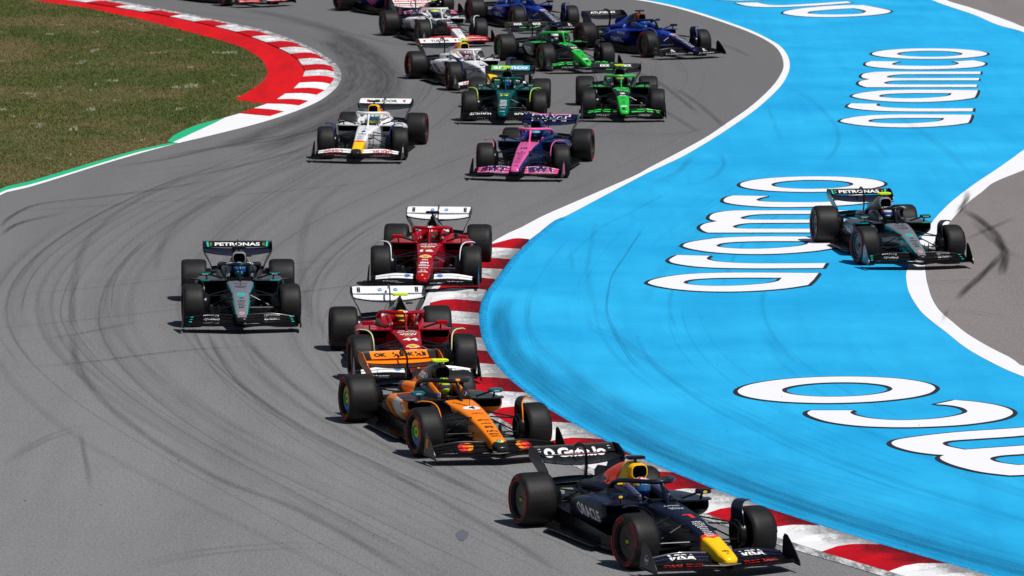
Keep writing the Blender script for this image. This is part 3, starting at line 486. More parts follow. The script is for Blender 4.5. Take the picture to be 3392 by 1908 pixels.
def marks_obj(name,items,mat,z0,label):
    vs=[];fs=[];uv=[];fd=[]
    for i,(wd,a,pts) in enumerate(items): ribbon(vs,fs,uv,fd,pts,wd,z0+.0012*i,min(1,a))
    me=bpy.data.meshes.new(name); me.from_pydata(vs,[],fs); me.uv_layers.new(name='UVMap'); me.color_attributes.new('fade','FLOAT_COLOR','CORNER'); u=me.uv_layers['UVMap']; c=me.color_attributes['fade']
    for i,(q,f) in enumerate(zip(uv,fd)): u.data[i].uv=q; c.data[i].color=(f,f,f,1)
    me.update(); link(name,me,[mat],kind='stuff',label=label)
marks_obj('tyre_marks',MARKS,m_mark(.95),.019,'dark rubber tyre marks on the ground')
bx,_=resample([p for p in bl if 58<p[1]<125],.9)
# many fine overlapping rubber lines that follow the way the cars run
FLOW=[[(-9.3,168),(-5.5,159),(-3.0,149),(-2.9,139),(-4.6,128),(-6.9,117),(-8.2,106),(-8.0,96),(-6.2,86.5),(-3.6,78),(-.5,69)],
      [(-7.5,168),(-4.2,158),(-1.9,148),(-2.0,137),(-3.2,126),(-4.8,115),(-5.6,104),(-5.2,94),(-3.2,84),(-.4,76),(2.6,68)],
      [(2.0,170),(5.2,158),(6.4,148),(5.6,138),(3.6,128),(1.2,118),(-.9,109),(-2.2,101),(-2.4,93),(-1.3,85),(.9,77),(3.6,69)],
      [(-3,172),(1.6,160),(3.4,150),(2.8,139),(.6,128),(-1.9,118),(-3.7,108),(-4.2,98),(-3.2,88),(-1.0,79),(2.0,70)]]
rs=random.Random(11); fine=[]
for i in range(80):
    ln=FLOW[rs.randrange(4)]; d=rs.gauss(0,.9); q=offset_line(crom(ln,False,3),d); n=len(q); a=rs.randrange(0,n-8); b=min(n,a+rs.randrange(7,22)); tw=rs.uniform(-.05,.05)
    q=[(p[0]+tw*(k-5)*.4,p[1]) for k,p in enumerate(q[a:b])]; wd,al=rs.choice([(.04,.34),(.06,.28),(.10,.20),(.22,.13),(.40,.09)])
    fine.append((wd,al*rs.uniform(.4,.95),q[::2]))
    if wd<.25 and rs.random()<.35: fine.append((wd,al*.7,offset_line(q,rs.uniform(.1,.3))[::2]))
for i in range(26):      # lines left by cars that cut straight across
    x0,y0=rs.uniform(-13,-5),rs.uniform(74,150); L_=rs.uniform(3,9); k=rs.uniform(.2,1.6); fine.append((rs.choice((.05,.08,.14)),rs.uniform(.15,.38),[(x0+L_*t,y0+k*L_*t+.25*L_*t*t) for t in(0,.33,.66,1)]))
fine=[(a,b,[p for p in c if abs(p[0])<30]) for a,b,c in fine]
marks_obj('fine_tyre_marks',fine,m_mark(.9),.0195,'thin dark tyre lines across the asphalt') if False else None
def thin_marks(name,items,mat,z,label):
    vs=[];fs=[];uv=[];fd=[]
    for i,(wd,a,pts) in enumerate(items): ribbon(vs,fs,uv,fd,pts,wd,z+.00012*i,min(1,a))
    me=bpy.data.meshes.new(name); me.from_pydata(vs,[],fs); me.uv_layers.new(name='UVMap'); me.color_attributes.new('fade','FLOAT_COLOR','CORNER'); u=me.uv_layers['UVMap']; c=me.color_attributes['fade']
    for i,(q,f) in enumerate(zip(uv,fd)): u.data[i].uv=q; c.data[i].color=(f,f,f,1)
    me.update(); link(name,me,[mat],kind='stuff',label=label)
def on_track(p,edges=None):
    return True
poly_track=[p for p in edgeL]+[p for p in er][::-1]
keep=[]
for wd,al,q in fine:
    if len(q)<3: continue
    P=np.array(q); ins=inside(P[:,0],P[:,1],poly_track)
    q2=[p for p,o in zip(q,ins) if o]
    if len(q2)>=3 and ins.all(): keep.append((wd,al,q2))
thin_marks('fine_tyre_marks',keep,m_mark(.9),.0062-.004,'thin dark tyre lines across the asphalt')
rb_=random.Random(5); bf=[]
for i in range(60):      # faint scuffs following the bend on the blue paint
    off=rb_.uniform(.4,6.5); ln=offset_line(bx,off); a=rb_.randrange(0,max(1,len(ln)-14)); b=a+rb_.randrange(8,26); bf.append((rb_.choice((.03,.05,.12,.3)),rb_.uniform(.06,.20),[(p[0]+rb_.uniform(-.0,.0)+.02*k*tw,p[1]) for k,p in enumerate(ln[a:b:2])])) if (tw:=rb_.uniform(-1.5,1.5)) is not None else None
polyB=blueL+[(30,40),(40,60)]+blueR[::-1]
bf=[t for t in bf if len(t[2])>=4 and inside(np.array(t[2])[:,0],np.array(t[2])[:,1],polyB).all()]
thin_marks('blue_scuffs',bf,m_mark(.8,(.012,.07,.17)),.0056,'faint scuffs following the bend on the blue paint')
# dirt smears along the outside of the right kerb (blue side)
sm=[]
for off,wd,a,y0,y1 in ((.42,.5,.75,100,60),(.62,.45,.85,92,60),(.9,.5,.6,90,66),(1.25,.6,.4,88,70),(.3,.3,.8,98,60),(1.7,.7,.25,86,74),(.55,.3,.9,84,60)):
    ln=offset_line(bx,off); ln=[p for p in ln if y1<p[1]<y0]
    sm.append((wd,a,ln[::3]))
marks_obj('rubber_smears',sm,m_mark(.42,(.012,.05,.14)),.085,'rubber smears on the blue paint beside the kerb')
for i,p in enumerate(SPOTS):
    rx,ry=((.085,.42),(.07,.5),(.03,.2),(.03,.15))[i]; pts=[(p[0]+rx*math.cos(a)*(1+.12*math.sin(3*a+i)),p[1]+ry*math.sin(a)*(1+.1*math.cos(4*a))) for a in np.linspace(0,2*math.pi,22,endpoint=False)]
    me=sheet_mesh('spot',[pts],.006); link('tar_spot',me,[paint((.115,.125,.15) if i==0 else (.12,.12,.125),.8,0,0)],kind='structure',label='dark patch on the asphalt')
# small crumbs of rubber lying on the ground
def crumbs():
    rs=np.random.RandomState(4); mb=MB()
    for _ in range(260):
        y=rs.uniform(72,165); x=rs.uniform(-.088,.09)*y; s=rs.uniform(.004,.012); a=rs.rand()*3
        c,s_=math.cos(a)*s,math.sin(a)*s
        mb.add([(x-c*1.6,y-s_*1.6,.02),(x+s_,y-c,.02),(x+c*1.6,y+s_*1.6,.02),(x-s_,y+c,.02),(x,y,.02+s)],[(0,1,4),(1,2,4),(2,3,4),(3,0,4)])
    link('rubber_crumbs',mb.mesh('crumbs',False),[paint((.03,.03,.03),.8,0,0)],kind='stuff',label='small crumbs of tyre rubber scattered on the ground')
crumbs()
# ================================================================ racing car
# car metres: x forward, y to the car's left, z up, origin under the front axle
WB=-3.6
def sym(half): return list(half)+[(-y,z) for y,z in half[-2:0:-1]]
def ring(x,half): return [(x,y,z) for y,z in sym(half)]
def nprof(w,zb,zt):
    h=zt-zb
    return [(0,zt),(.45*w,zt-.003),(.75*w,zt-.010),(.90*w,zt-.022),(.97*w,zt-.04 if h>.08 else zt-.3*h),(w,zt-.3*h),(w,zb+.45*h),(.96*w,zb+.2*h),(.85*w,zb+.06*h),(.55*w,zb),(0,zb)]
def refine(st,n):
    xs=[s[0] for s in st]; q=[]
    for a,b in zip(xs[:-1],xs[1:]): q+=list(np.linspace(a,b,n,endpoint=False))
    q.append(xs[-1]); return q,pchip(xs,[s[1] for s in st],q)
def lofted(st,n=4,cap=(True,True)):
    mb=MB(); q,Y=refine(st,n); mb.loft([ring(x,[tuple(p) for p in y]) for x,y in zip(q,Y)],cap=cap); return mb
T={}   # template geometry, in car coordinates
def nose():
    mb=lofted([(1.175,nprof(.035,.212,.240)),(1.165,nprof(.070,.200,.262)),(1.13,nprof(.098,.188,.288)),(1.0,nprof(.114,.180,.330)),(.75,nprof(.122,.18,.400)),(.45,nprof(.136,.19,.478)),(.2,nprof(.150,.21,.536)),(0.003,nprof(.163,.23,.580))],4)
    return mb
T['nose']=nose()
def chassis():
    a=lofted([(0,nprof(.165,.23,.583)),(-.3,nprof(.188,.22,.620)),(-.6,nprof(.214,.17,.645)),(-.9,nprof(.238,.12,.662)),(-1.0,nprof(.25,.10,.664))],4,(True,False))
    P=lambda wi,wo,zr,zf=.30: [(0,zf),(wi*.8,zf),(wi*.96,zf+.03),(wi,zr-.02),(wi+.02,zr),(wo*.80+wi*.2,zr-.015),(wo,zr-.07),(wo+.01,.42),(wo-.02,.25),(wo-.08,.12),(0,.10)]
    q=[(-1.0,[(0,.655),(.17,.655),(.205,.657),(.21,.658),(.225,.66),(.24,.645),(.25,.60),(.25,.42),(.24,.25),(.18,.12),(0,.10)]),
       (-1.03,P(.205,.252,.667,.45)),(-1.06,P(.212,.258,.668)),(-1.3,P(.222,.300,.690)),(-1.5,P(.225,.335,.720)),(-1.75,P(.225,.372,.755)),(-1.97,P(.225,.395,.765))]
    a.merge(lofted(q,3,(False,True))); return a
T['chassis']=chassis()
T['engine_cover']=lofted([
 (-1.93,[(0,1.062),(.060,1.058),(.105,1.03),(.122,.95),(.125,.87),(.145,.82),(.21,.785),(.30,.75),(.37,.68),(.39,.55),(.36,.30),(0,.25)]),
 (-2.05,[(0,1.060),(.058,1.052),(.105,1.01),(.130,.93),(.150,.86),(.18,.81),(.24,.76),(.32,.71),(.39,.62),(.41,.50),(.38,.28),(0,.20)]),
 (-2.35,[(0,1.000),(.050,.990),(.098,.945),(.140,.88),(.175,.81),(.22,.74),(.28,.67),(.34,.60),(.40,.52),(.42,.42),(.38,.24),(0,.15)]),
 (-2.7,[(0,.875),(.045,.865),(.090,.825),(.135,.76),(.175,.70),(.22,.64),(.27,.58),(.32,.50),(.36,.44),(.37,.35),(.31,.22),(0,.13)]),
 (-3.1,[(0,.730),(.035,.722),(.070,.695),(.105,.65),(.135,.60),(.17,.55),(.21,.50),(.25,.44),(.27,.38),(.27,.31),(.22,.20),(0,.12)]),
 (-3.5,[(0,.600),(.022,.595),(.045,.575),(.065,.55),(.085,.52),(.11,.48),(.135,.44),(.155,.40),(.165,.35),(.165,.30),(.14,.20),(0,.14)]),
 (-3.85,[(0,.52),(.015,.515),(.028,.50),(.042,.48),(.055,.46),(.07,.44),(.085,.42),(.10,.39),(.115,.35),(.12,.30),(.10,.20),(0,.15)])],4)
for _s in(1,-1):     # cooling cannons each side and the small fin
    T['engine_cover'].tube([(-2.05,_s*.22,.66),(-2.3,_s*.235,.665),(-2.7,_s*.235,.635),(-3.05,_s*.215,.60),(-3.12,_s*.21,.597)],[.05,.085,.085,.080,.078],12)
T['engine_cover'].prism([(-2.55,.90),(-3.2,.84),(-3.32,.76),(-3.3,.60),(-2.5,.80)],lambda a,b,c:(a,c,b),.010)
T['engine_cover_f']=None
def rrect(y0,y1,z0,z1,n=5,r=.4):
    """closed ring of a rounded rectangle in yz"""
    out=[];cy,cz,hy,hz=(y0+y1)/2,(z0+z1)/2,abs(y1-y0)/2,abs(z1-z0)/2; k=min(hy,hz)*r
    for sx,sz,a0 in ((1,1,0),(-1,1,90),(-1,-1,180),(1,-1,270)):
        for j in range(n): a=R(a0+90*j/(n-1)); out.append((cy+sx*(hy-k)+k*math.cos(a),cz+sz*(hz-k)+k*math.sin(a)))
    return out
def intake():
    mb=MB(); o=[(-1.93,.118,.855,1.055),(-1.85,.118,.850,1.052),(-1.795,.114,.852,1.045)]
    rr=[[(x,y,z) for y,z in rrect(-w_,w_,z0,z1,6,.75)] for x,w_,z0,z1 in o]
    rr.append([(-1.79,y,z) for y,z in rrect(-.100,.100,.866,1.032,6,.75)]); mb.loft(rr,0,cap=(False,False))
    mb.loft([[(x,y,z) for y,z in rrect(-.100*k,.100*k,.866,1.032,6,.75)] for x,k in((-1.79,1),(-1.88,.93),(-1.925,.7))],1,cap=(False,True)); return mb
T['air_intake']=intake()
_q=T['engine_cover'].copy(); _q.v=[(x,y*(1-.62*max(0,min(1,(z-.80)/.16))) if x>-2.36 else y,z) for x,y,z in _q.v]; T['engine_cover_f']=_q
_q=T['air_intake'].copy(); _q.v=[(x-.045,y*(1.0-.80*max(0,min(1,(z-.85)/.19))),z) for x,y,z in _q.v]; T['air_intake_f']=_q
def sidepod():
    st=[(-1.20,.265,.735,.50,.655,.0),(-1.28,.25,.762,.44,.662,.01),(-1.45,.24,.775,.36,.665,.05),(-1.8,.24,.772,.26,.655,.12),(-2.2,.24,.745,.20,.62,.14),(-2.6,.2,.655,.17,.545,.13),(-3.0,.15,.50,.15,.45,.09),(-3.35,.1,.33,.14,.36,.03),(-3.6,.05,.20,.14,.30,0)]
    xs=[s[0] for s in st]; rings=[]; q=[]
    for a,b in zip(xs[:-1],xs[1:]): q+=list(np.linspace(a,b,4,endpoint=False))
    q.append(xs[-1]); Y=pchip(xs,[s[1:] for s in st],q)
    for x,(yi,yo,zb,zt,uc) in zip(q,Y):
        r=[]
        for y,z in rrect(yi,yo,zb,zt,6,.62):
            k=max(0,min(1,(zt-z)/(zt-zb))); k2=max(0,(y-yi)/(yo-yi)); y-=uc*1.5*k*k*k2; z-=.035*max(0,k2-.6)*(1-k)
            r.append((x,y,z))
        rings.append(r)
    mb=MB(); mb.loft(rings,0,cap=(False,True))
    c=rings[0]; cy=sum(p[1] for p in c)/len(c); cz=sum(p[2] for p in c)/len(c)
    inn=lambda x,k:[(x,cy+(p[1]-cy)*k,cz+(p[2]-cz)*k) for p in c]
    mb.loft([c,inn(-1.195,.93)],0,cap=(False,False)); mb.loft([inn(-1.195,.93),inn(-1.3,.8),inn(-1.42,.6)],1,cap=(False,True))
    # upper lip reaching forward of the inlet
    pts=[(-1.28,.24),(-1.02,.26),(-1.0,.45),(-1.05,.66),(-1.13,.745),(-1.28,.768)]
    mb.prism(pts,lambda a,b,cc:(a,b,.652+cc-.05*max(0,b-.55)+(a+1.28)*.02),.020,0)
    return mb
sp=sidepod(); T['sidepodL']=sp; T['sidepodR']=sp.mirror()
def floor():
    mb=MB(); half=[(-.62,.0),(-.64,.16),(-.72,.30),(-.80,.55),(-.92,.70),(-1.15,.76),(-1.9,.79),(-2.8,.80),(-3.12,.78),(-3.25,.66),(-3.3,.56),(-4.0,.54)]
    pts=half+[(-4.0,0)]; pts=pts[:-1]+[(x,-y) for x,y in half[::-1][:-1]]
    f=lambda a,b,c:(a,b,.085+c+.030*max(0,min(1,(-.7-a)/-.3+1 if a>-1 else 0))+(.24*max(0,(-3.3-a)/.7)**1.3 if a<-3.3 else 0))
    mb.prism(pts,f,.022)
    for s in(1,-1):
        for k,(x0,y0,y1) in enumerate(((-.74,.32,.38),(-.78,.42,.52),(-.84,.53,.64),(-.92,.64,.73))):
            mb.prism([(0,.05),(0,.16+.03*k),(-.25,.24),(-.42,.20),(-.42,.05)],lambda a,b,c,x0=x0,y0=y0,y1=y1:(x0+a,s*(y0+(y1-y0)*(-a/.42))+c,b),.010)
        mb.prism([(-1.35,.80),(-1.35,.86),(-3.0,.865),(-3.1,.80)],lambda a,b,c:(a,s*b*.985,.075+c),.012)
        mb.prism([(-3.3,.1),(-3.3,.22),(-4.0,.36),(-4.0,.12)],lambda a,b,c:(a,s*.545+c,b),.012)
    return mb
T['floor']=floor()
def halo():
    mb=MB(); h=[(-2.0,.335,.70),(-1.90,.345,.79),(-1.76,.342,.85),(-1.58,.325,.885),(-1.38,.285,.905),(-1.2,.20,.917),(-1.08,.09,.924),(-1.05,0,.926)]
    hs=[tuple(p) for p in pchip([0,1,2,3,4,5,6,7],h,np.linspace(0,7,26))]; path=hs+[(x,-y,z) for x,y,z in hs[::-1][1:]]
    mb.tube(path,.040,12,0,.032); n=9; rings=[]
    for k in range(n):
        t=k/(n-1); x=-1.055+.19*t**1.15; z=.920-.262*t; wy=.044-.022*math.sin(math.pi*min(1,t*1.3)*.5)*1+.012*max(0,t-.75)*4; cx=.045+.03*t
        rings.append([(x+cx*math.cos(a)-.01,wy*.75*math.sin(a),z) for a in np.linspace(0,2*math.pi,14,endpoint=False)])
    mb.loft(rings); return mb
T['halo']=halo()
def headrest():
    mb=MB(); h=[(-1.34,.205,.665),(-1.5,.20,.70),(-1.7,.195,.735),(-1.86,.17,.755),(-1.93,.08,.765),(-1.94,0,.767)]
    hs=[tuple(p) for p in pchip(range(6),h,np.linspace(0,5,14))]; mb.tube(hs+[(x,-y,z) for x,y,z in hs[::-1][1:]],.042,10,0,.075); return mb
T['headrest']=headrest()
def steer():
    mb=MB(); mb.prism([(-.14,-.05),(-.15,.03),(-.12,.075),(.12,.075),(.15,.03),(.14,-.05),(.09,-.085),(.05,-.05),(-.05,-.05),(-.09,-.085)],lambda a,b,c:(-1.22-b*.35+c,a,.60+b),.03)
    mb.box((-1.235,0,.615),(.01,.10,.05),1); return mb
T['steering_wheel']=steer()
def mirror(s):
    mb=MB(); mb.loft([[(x,s*(.60+y),.765+z) for y,z in rrect(-.10*k,.10*k,-.032*k,.030*k,4,.8)] for x,k in((-1.02,.8),(-1.045,1),(-1.12,1))],0)
    mb.prism([(-.088,-.024),(.088,-.024),(.088,.022),(-.088,.022)],lambda a,b,c:(-1.123+c,s*(.60+a),.765+b),.004,1)
    mb.tube([(-1.08,s*.58,.735),(-1.10,s*.57,.66)],.008,6,2,.02); mb.tube([(-1.08,s*.52,.750),(-1.10,s*.30,.68)],.007,6,2,.016); return mb
T['mirrorL']=mirror(1); T['mirrorR']=mirror(-1)
def campod():
    mb=MB(); mb.loft([[(x,y,1.118+z) for y,z in rrect(-.125*k,.125*k,-.02*k,.02*k,4,.9)] for x,k in((-1.86,.75),(-1.885,1),(-1.98,1),(-2.03,.8))],0)
    mb.loft([[(-1.90-.09*a,.018*b,z) for a,b in ((0,0),(.3,1),(.8,.7),(1,0),(.8,-.7),(.3,-1))] for z in(1.04,1.105)],1); return mb
T['camera_pod']=campod()
def bar(a,b,ch=.030,th=.011):
    mb=MB(); mb.tube([a,b],ch,8,0,th,up=(0,0,1)); a=Vector(a);b=Vector(b); t=(b-a).normalized()
    mb=MB(); x=Vector((1,0,0)); x=(x-t*x.dot(t)).normalized(); y=t.cross(x)
    mb.loft([[p+x*ch*math.cos(k)*1+y*th*math.sin(k) for k in np.linspace(0,2*math.pi,8,endpoint=False)] for p in(a,b)]); return mb
ARMS=[]
for s in(1,-1):
    for a,b,c in (((.12,.145,.555),(-.02,.63,.50),.030),((-.38,.17,.575),(-.04,.63,.50),.030),((.18,.12,.27),(-.01,.66,.22),.032),((-.40,.16,.26),(-.03,.66,.22),.032),((-.05,.155,.52),(0,.62,.28),.018),((.22,.12,.34),(.13,.62,.33),.022),
        ((-3.30,.14,.46),(-3.6,.53,.50),.03),((-3.78,.08,.46),(-3.63,.53,.50),.03),((-3.25,.2,.22),(-3.6,.53,.21),.032),((-3.85,.09,.23),(-3.63,.53,.21),.032),((-3.45,.12,.47),(-3.58,.53,.26),.018),((-3.6,.1,.33),(-3.6,.53,.36),.03)):
        ARMS.append(bar((a[0],s*a[1],a[2]),(b[0],s*b[1],b[2]),c,.030 if c==.03 and a[0]==-3.6 else .011))
def duct(x,y,s,r):
    mb=MB(); mb.lathe([(.02,-.045),(r,-.045),(r+.01,-.03),(r+.01,.045),(.02,.05)],28); mb.v=[(x+a,y*s+b*s,.36+c) for a,b,c in mb.v]
    mb.prism([(.02,-.12),(.16,-.08),(.17,.10),(.02,.16)],lambda a,b,c:(x+a,s*(y-.06)+c,.36+b),.05); return mb
def fairing(s):
    mb=MB(); p=[(.875,.758,-.34,-.20),(.82,.782,-.33,-.13),(.74,.782,-.31,-.06),(.675,.752,-.28,0),(.642,.70,-.26,.06),(.630,.62,-.24,.12),(.625,.52,-.22,.15),(.625,.42,-.2,.15)]
    Y=pchip(range(8),p,np.linspace(0,7,22)); rings=[]
    for y,z,x0,x1 in Y: rings.append([(x0,s*y,z-.02),(x1,s*y,z),(x1+.004,s*(y-.007),z+.007),(x0,s*(y-.012),z-.005)])
    mb.loft(rings); mb.tube([(x1+.006,s*(y-.004),z+.004) for y,z,x0,x1 in Y],.0105,6,1); return mb
T['fairL']=fairing(1); T['fairR']=fairing(-1)
# ---- front wing
def foil(c0,c1,th,n=7,camber=.018):
    """closed section between leading edge c0 and trailing edge c1, both (x,z)"""
    a=Vector((c0[0],0,c0[1]));b=Vector((c1[0],0,c1[1]));d=b-a; nr=Vector((-d.z,0,d.x)).normalized()
    if nr.z>0: nr=-nr
    up=[];lo=[]
    for k in range(n):
        t=k/(n-1); m=a+d*t+nr*camber*math.sin(math.pi*t); w_=th*(math.sin(math.pi*min(1,t*1.1+.08))**.6 if t<.98 else .15)*.5
        up.append(m-nr*w_); lo.append(m+nr*w_)
    r=up+lo[::-1]; return [(p.x,p.z) for p in r]
FW=[ # (LEx,LEz,TEx,TEz) at y .09, .45, .93
 ([1.205,.112,.98,.138],[1.10,.132,.90,.152],[.98,.132,.80,.150]),
 ([1.00,.160,.865,.200],[.915,.170,.79,.212],[.81,.156,.71,.176]),
 ([.875,.208,.775,.240],[.80,.222,.705,.256],[.72,.180,.635,.198]),
 ([.785,.250,.700,.274],[.715,.262,.635,.292],[.645,.204,.575,.222])]
def fwing(k,s):
    ys=np.linspace(.075 if k else .0,.955,18); Y=pchip([.0,.45,.955],FW[k],np.clip(ys,0,.955)) ; mb=MB(); rings=[]
    for y,(lx,lz,tx,tz) in zip(ys,Y):
        if k==0: lz+=.020*math.sin(math.pi*min(1,y/.5))*1; lx-=.0
        rings.append([(x,s*y,z) for x,z in foil((lx,lz),(tx,tz),.020 if k==0 else .013)])
    if s<0: rings=[r[::-1] for r in rings]
    mb.loft(rings); return mb
for s,n_ in((1,'L'),(-1,'R')):
    for k in range(4): T['fw%d%s'%(k,n_)]=fwing(k,s)
mp=MB(); mp.merge(T['fw0L']); mp.merge(T['fw0R'])
for s in(1,-1):     # slot-gap brackets and the small inboard adjuster
    for y in(.30,.62):
        mp.prism([(.86,.15),(.60,.25),(.60,.27),(.86,.18)],lambda a,b,c,y=y:(a,s*y+c,b),.006)
T['front_wing']=mp
def fend(s):
    mb=MB(); pts=[(1.09,.105),(1.075,.17),(.98,.25),(.84,.36),(.72,.44),(.64,.45),(.59,.40),(.56,.22),(.545,.11)]
    mb.prism(pts,lambda a,b,c:(a,s*(1.0-.035*b)+c,b),.012,0)
    mb.tube([(1.09,s*.99,.108),(.9,s*1.0,.112),(.55,s*1.0,.12)],.016,8,1,.010)
    mb.tube([(.72,s*.975,.12),(.60,s*.93,.17),(.52,s*.90,.23)],.03,6,1,.006)
    return mb
T['fendL']=fend(1); T['fendR']=fend(-1)
# ---- rear wing
def rwing(kind):
    mb=MB(); ys=np.linspace(-.61,.61,25); rings=[]
    for y in ys:
        a=abs(y)/.61
        if kind=='main':
            dip=.075*(1-a**2.4); lx,lz,tx,tz=-3.70-.05*a,.845-dip,-4.0,.885-dip*.25
            if a>.93: lz+=.02*(a-.93)/.07
            r=foil((lx,lz),(tx,tz),.032,9,.030)
        else: r=foil((-3.965,.888),(-4.10,.990-.012*max(0,(a-.9)/.1)),.016,7,.012)
        rings.append([(x,y,z) for x,z in r])
    mb.loft(rings); return mb
T['rear_wing']=rwing('main'); T['rear_flap']=rwing('flap')
def rend(s):
    mb=MB(); p=[(.612,.992,-3.93,-4.13),(.618,.93,-3.80,-4.15),(.612,.86,-3.69,-4.16),(.590,.80,-3.66,-4.15),(.545,.72,-3.68,-4.12),(.495,.62,-3.72,-4.08),(.465,.52,-3.76,-4.05),(.455,.40,-3.80,-4.02)]
    Y=pchip(range(8),p,np.linspace(0,7,22)); mb.loft([[(x0,s*y,z),(x1,s*y,z),(x1,s*(y-.014),z),(x0,s*(y-.014),z)] for y,z,x0,x1 in Y]); return mb
T['rendL']=rend(1); T['rendR']=rend(-1)
def pyl():
    mb=MB(); p=[(-3.72,.44,.06),(-3.64,.62,.055),(-3.60,.80,.05),(-3.62,.93,.045),(-3.72,1.005,.04),(-3.88,1.02,.035),(-3.98,.985,.03)]
    Y=pchip(range(7),p,np.linspace(0,6,20)); rr=[]
    for i,(x,z,c) in enumerate(Y):
        t=np.array(Y[min(i+1,19)][:2])-np.array(Y[max(i-1,0)][:2]); t/=np.linalg.norm(t); nx,nz=-t[1],t[0]
        rr.append([(x+nx*c*math.cos(a),.012*math.sin(a),z+nz*c*math.cos(a)) for a in np.linspace(0,2*math.pi,10,endpoint=False)])
    mb.loft(rr); return mb
T['pylon']=pyl()
def beam(k):
    mb=MB(); mb.loft([[(x,y,z+.03*(1-(y/.46)**2)) for x,z in foil((-3.78-.10*k,.44+.05*k),(-3.93-.1*k,.475+.07*k),.015)] for y in np.linspace(-.46,.46,15)]); return mb
T['beam0']=beam(0);T['beam1']=beam(1)
def crash():
    mb=MB(); mb.loft([[(x,y,z) for y,z in rrect(-w_,w_,.27,.27+h_,4,.5)] for x,w_,h_ in((-3.75,.09,.14),(-4.05,.06,.10),(-4.25,.045,.08))]); mb.tube([(-3.7,0,.42),(-4.0,0,.43)],.04,10); return mb
T['crash']=crash()
def aerial():
    mb=MB(); mb.tube([(-.45,0,.62),(-.45,0,.83)],.004,5); mb.tube([(-.455,0,.83),(-.43,0,.835)],.006,5); return mb
T['antenna']=aerial()
def ncam(s):
    mb=MB(); mb.tube([(.16,s*.13,.475),(.16,s*.235,.475)],.026,10,0,.018); return mb
T['ncL']=ncam(1);T['ncR']=ncam(-1)
def ocam():
    mb=MB(); mb.tube([(-2.02,.11,.965),(-2.02,.215,.965)],.024,10,0,.018); return mb
T['ocam']=ocam()
def lip():
    mb=MB(); mb.prism([(-.03,0),(.02,0),(.02,.05),(-.01,.05)],lambda a,b,c:(-1.0+a,c,.655+b),.34); return mb
T['screen']=lip()
# ---- wheels: local origin at the hub, outer face towards -y
TX={}
def text2d(s,bold=.012,italic=0,spacing=1.0,res=3):
    key=(s,bold,italic,spacing)
    if key in TX: return TX[key]
    cu=bpy.data.curves.new('t','FONT'); cu.body=s; cu.size=1; cu.offset=bold; cu.resolution_u=res; cu.shear=italic; cu.space_character=spacing; cu.fill_mode='FRONT'
    o=bpy.data.objects.new('t',cu); COL.objects.link(o); bpy.context.view_layer.update()
    me=bpy.data.meshes.new_from_object(o.evaluated_get(bpy.context.evaluated_depsgraph_get())); bpy.data.objects.remove(o)
    P=np.array([v.co[:2] for v in me.vertices]); F=[tuple(p.vertices) for p in me.polygons]; bpy.data.meshes.remove(me); bpy.data.curves.remove(cu)
    P-=P.min(0); hgt=P[:,1].max(); P/=hgt; P-=np.array([P[:,0].max()/2,.5]); TX[key]=(P,F); return TX[key]
def tyre(w_):
    h=w_/2; mb=MB(); pr=[(.236,-h+.035),(.250,-h+.012),(.285,-h+.002),(.315,-h),(.338,-h+.014),(.350,-h+.034),(.3565,-h+.062),(.3598,-h+.10),(.360,0),(.3598,h-.10),(.3565,h-.062),(.350,h-.034),(.338,h-.014),(.315,h),(.285,h-.002),(.236,h-.035),(.236,-h+.035)]
    mb.lathe(pr,72)
    for a0,a1 in((20,80),(200,260)):   # red compound arcs on the outer sidewall
        for r0,r1 in((.293,.300),):
            pass
    # pair of long arcs and short red ticks standing for the sidewall print
    def arc(r0,r1,a0,a1,y,mi):
        n=max(3,int(abs(a1-a0)/5)); A=[R(a0+(a1-a0)*i/n) for i in range(n+1)]
        vs=[(r0*math.cos(a),y,r0*math.sin(a)) for a in A]+[(r1*math.cos(a),y,r1*math.sin(a)) for a in A]
        mb.add(vs,[(i,i+1,n+1+i+1,n+1+i) for i in range(n)],mi)
    for q_ in(0,180):
        arc(.306,.326,q_+10,q_+78,-h-.003,1); arc(.259,.268,q_-60,q_+75,-h+.002,1)
    for q_,wd in((125,'P ZERO'),(305,'PIRELLI')):
        P,F=text2d(wd,.02); r0=.302; sz=.036; xs_=P[:,0]*sz*1.25
        mb.add([((r0+p[1]*sz)*math.cos(R(q_)-x_/r0),-h-.003,(r0+p[1]*sz)*math.sin(R(q_)-x_/r0)) for p,x_ in zip(P,xs_)],F,1)
    arc(.306,.322,100,160,h+.003,1); arc(.306,.322,280,340,h+.003,1)
    return mb,arc
TY={'F':tyre(.350)[0],'R':tyre(.447)[0]}
def rimmb(w_):
    h=w_/2; mb=MB(); mb.lathe([(.236,-h+.034),(.225,-h+.032),(.222,-h+.055),(.21,-h+.06)],48,0); mb.lathe([(.236,h-.034),(.22,h-.04),(.19,0),(.05,0)],48,0)
    mb.lathe([(.0,-h+.038),(.022,-h+.038),(.028,-h+.05),(.034,-h+.06)],18,1); return mb
RIM={'F':rimmb(.350),'R':rimmb(.447)}
def cover(w_):
    h=w_/2; mb=MB(); mb.lathe([(.222,-h+.050),(.17,-h+.046),(.10,-h+.055),(.045,-h+.058)],48,0); return mb
COV={'F':cover(.350),'R':cover(.447)}
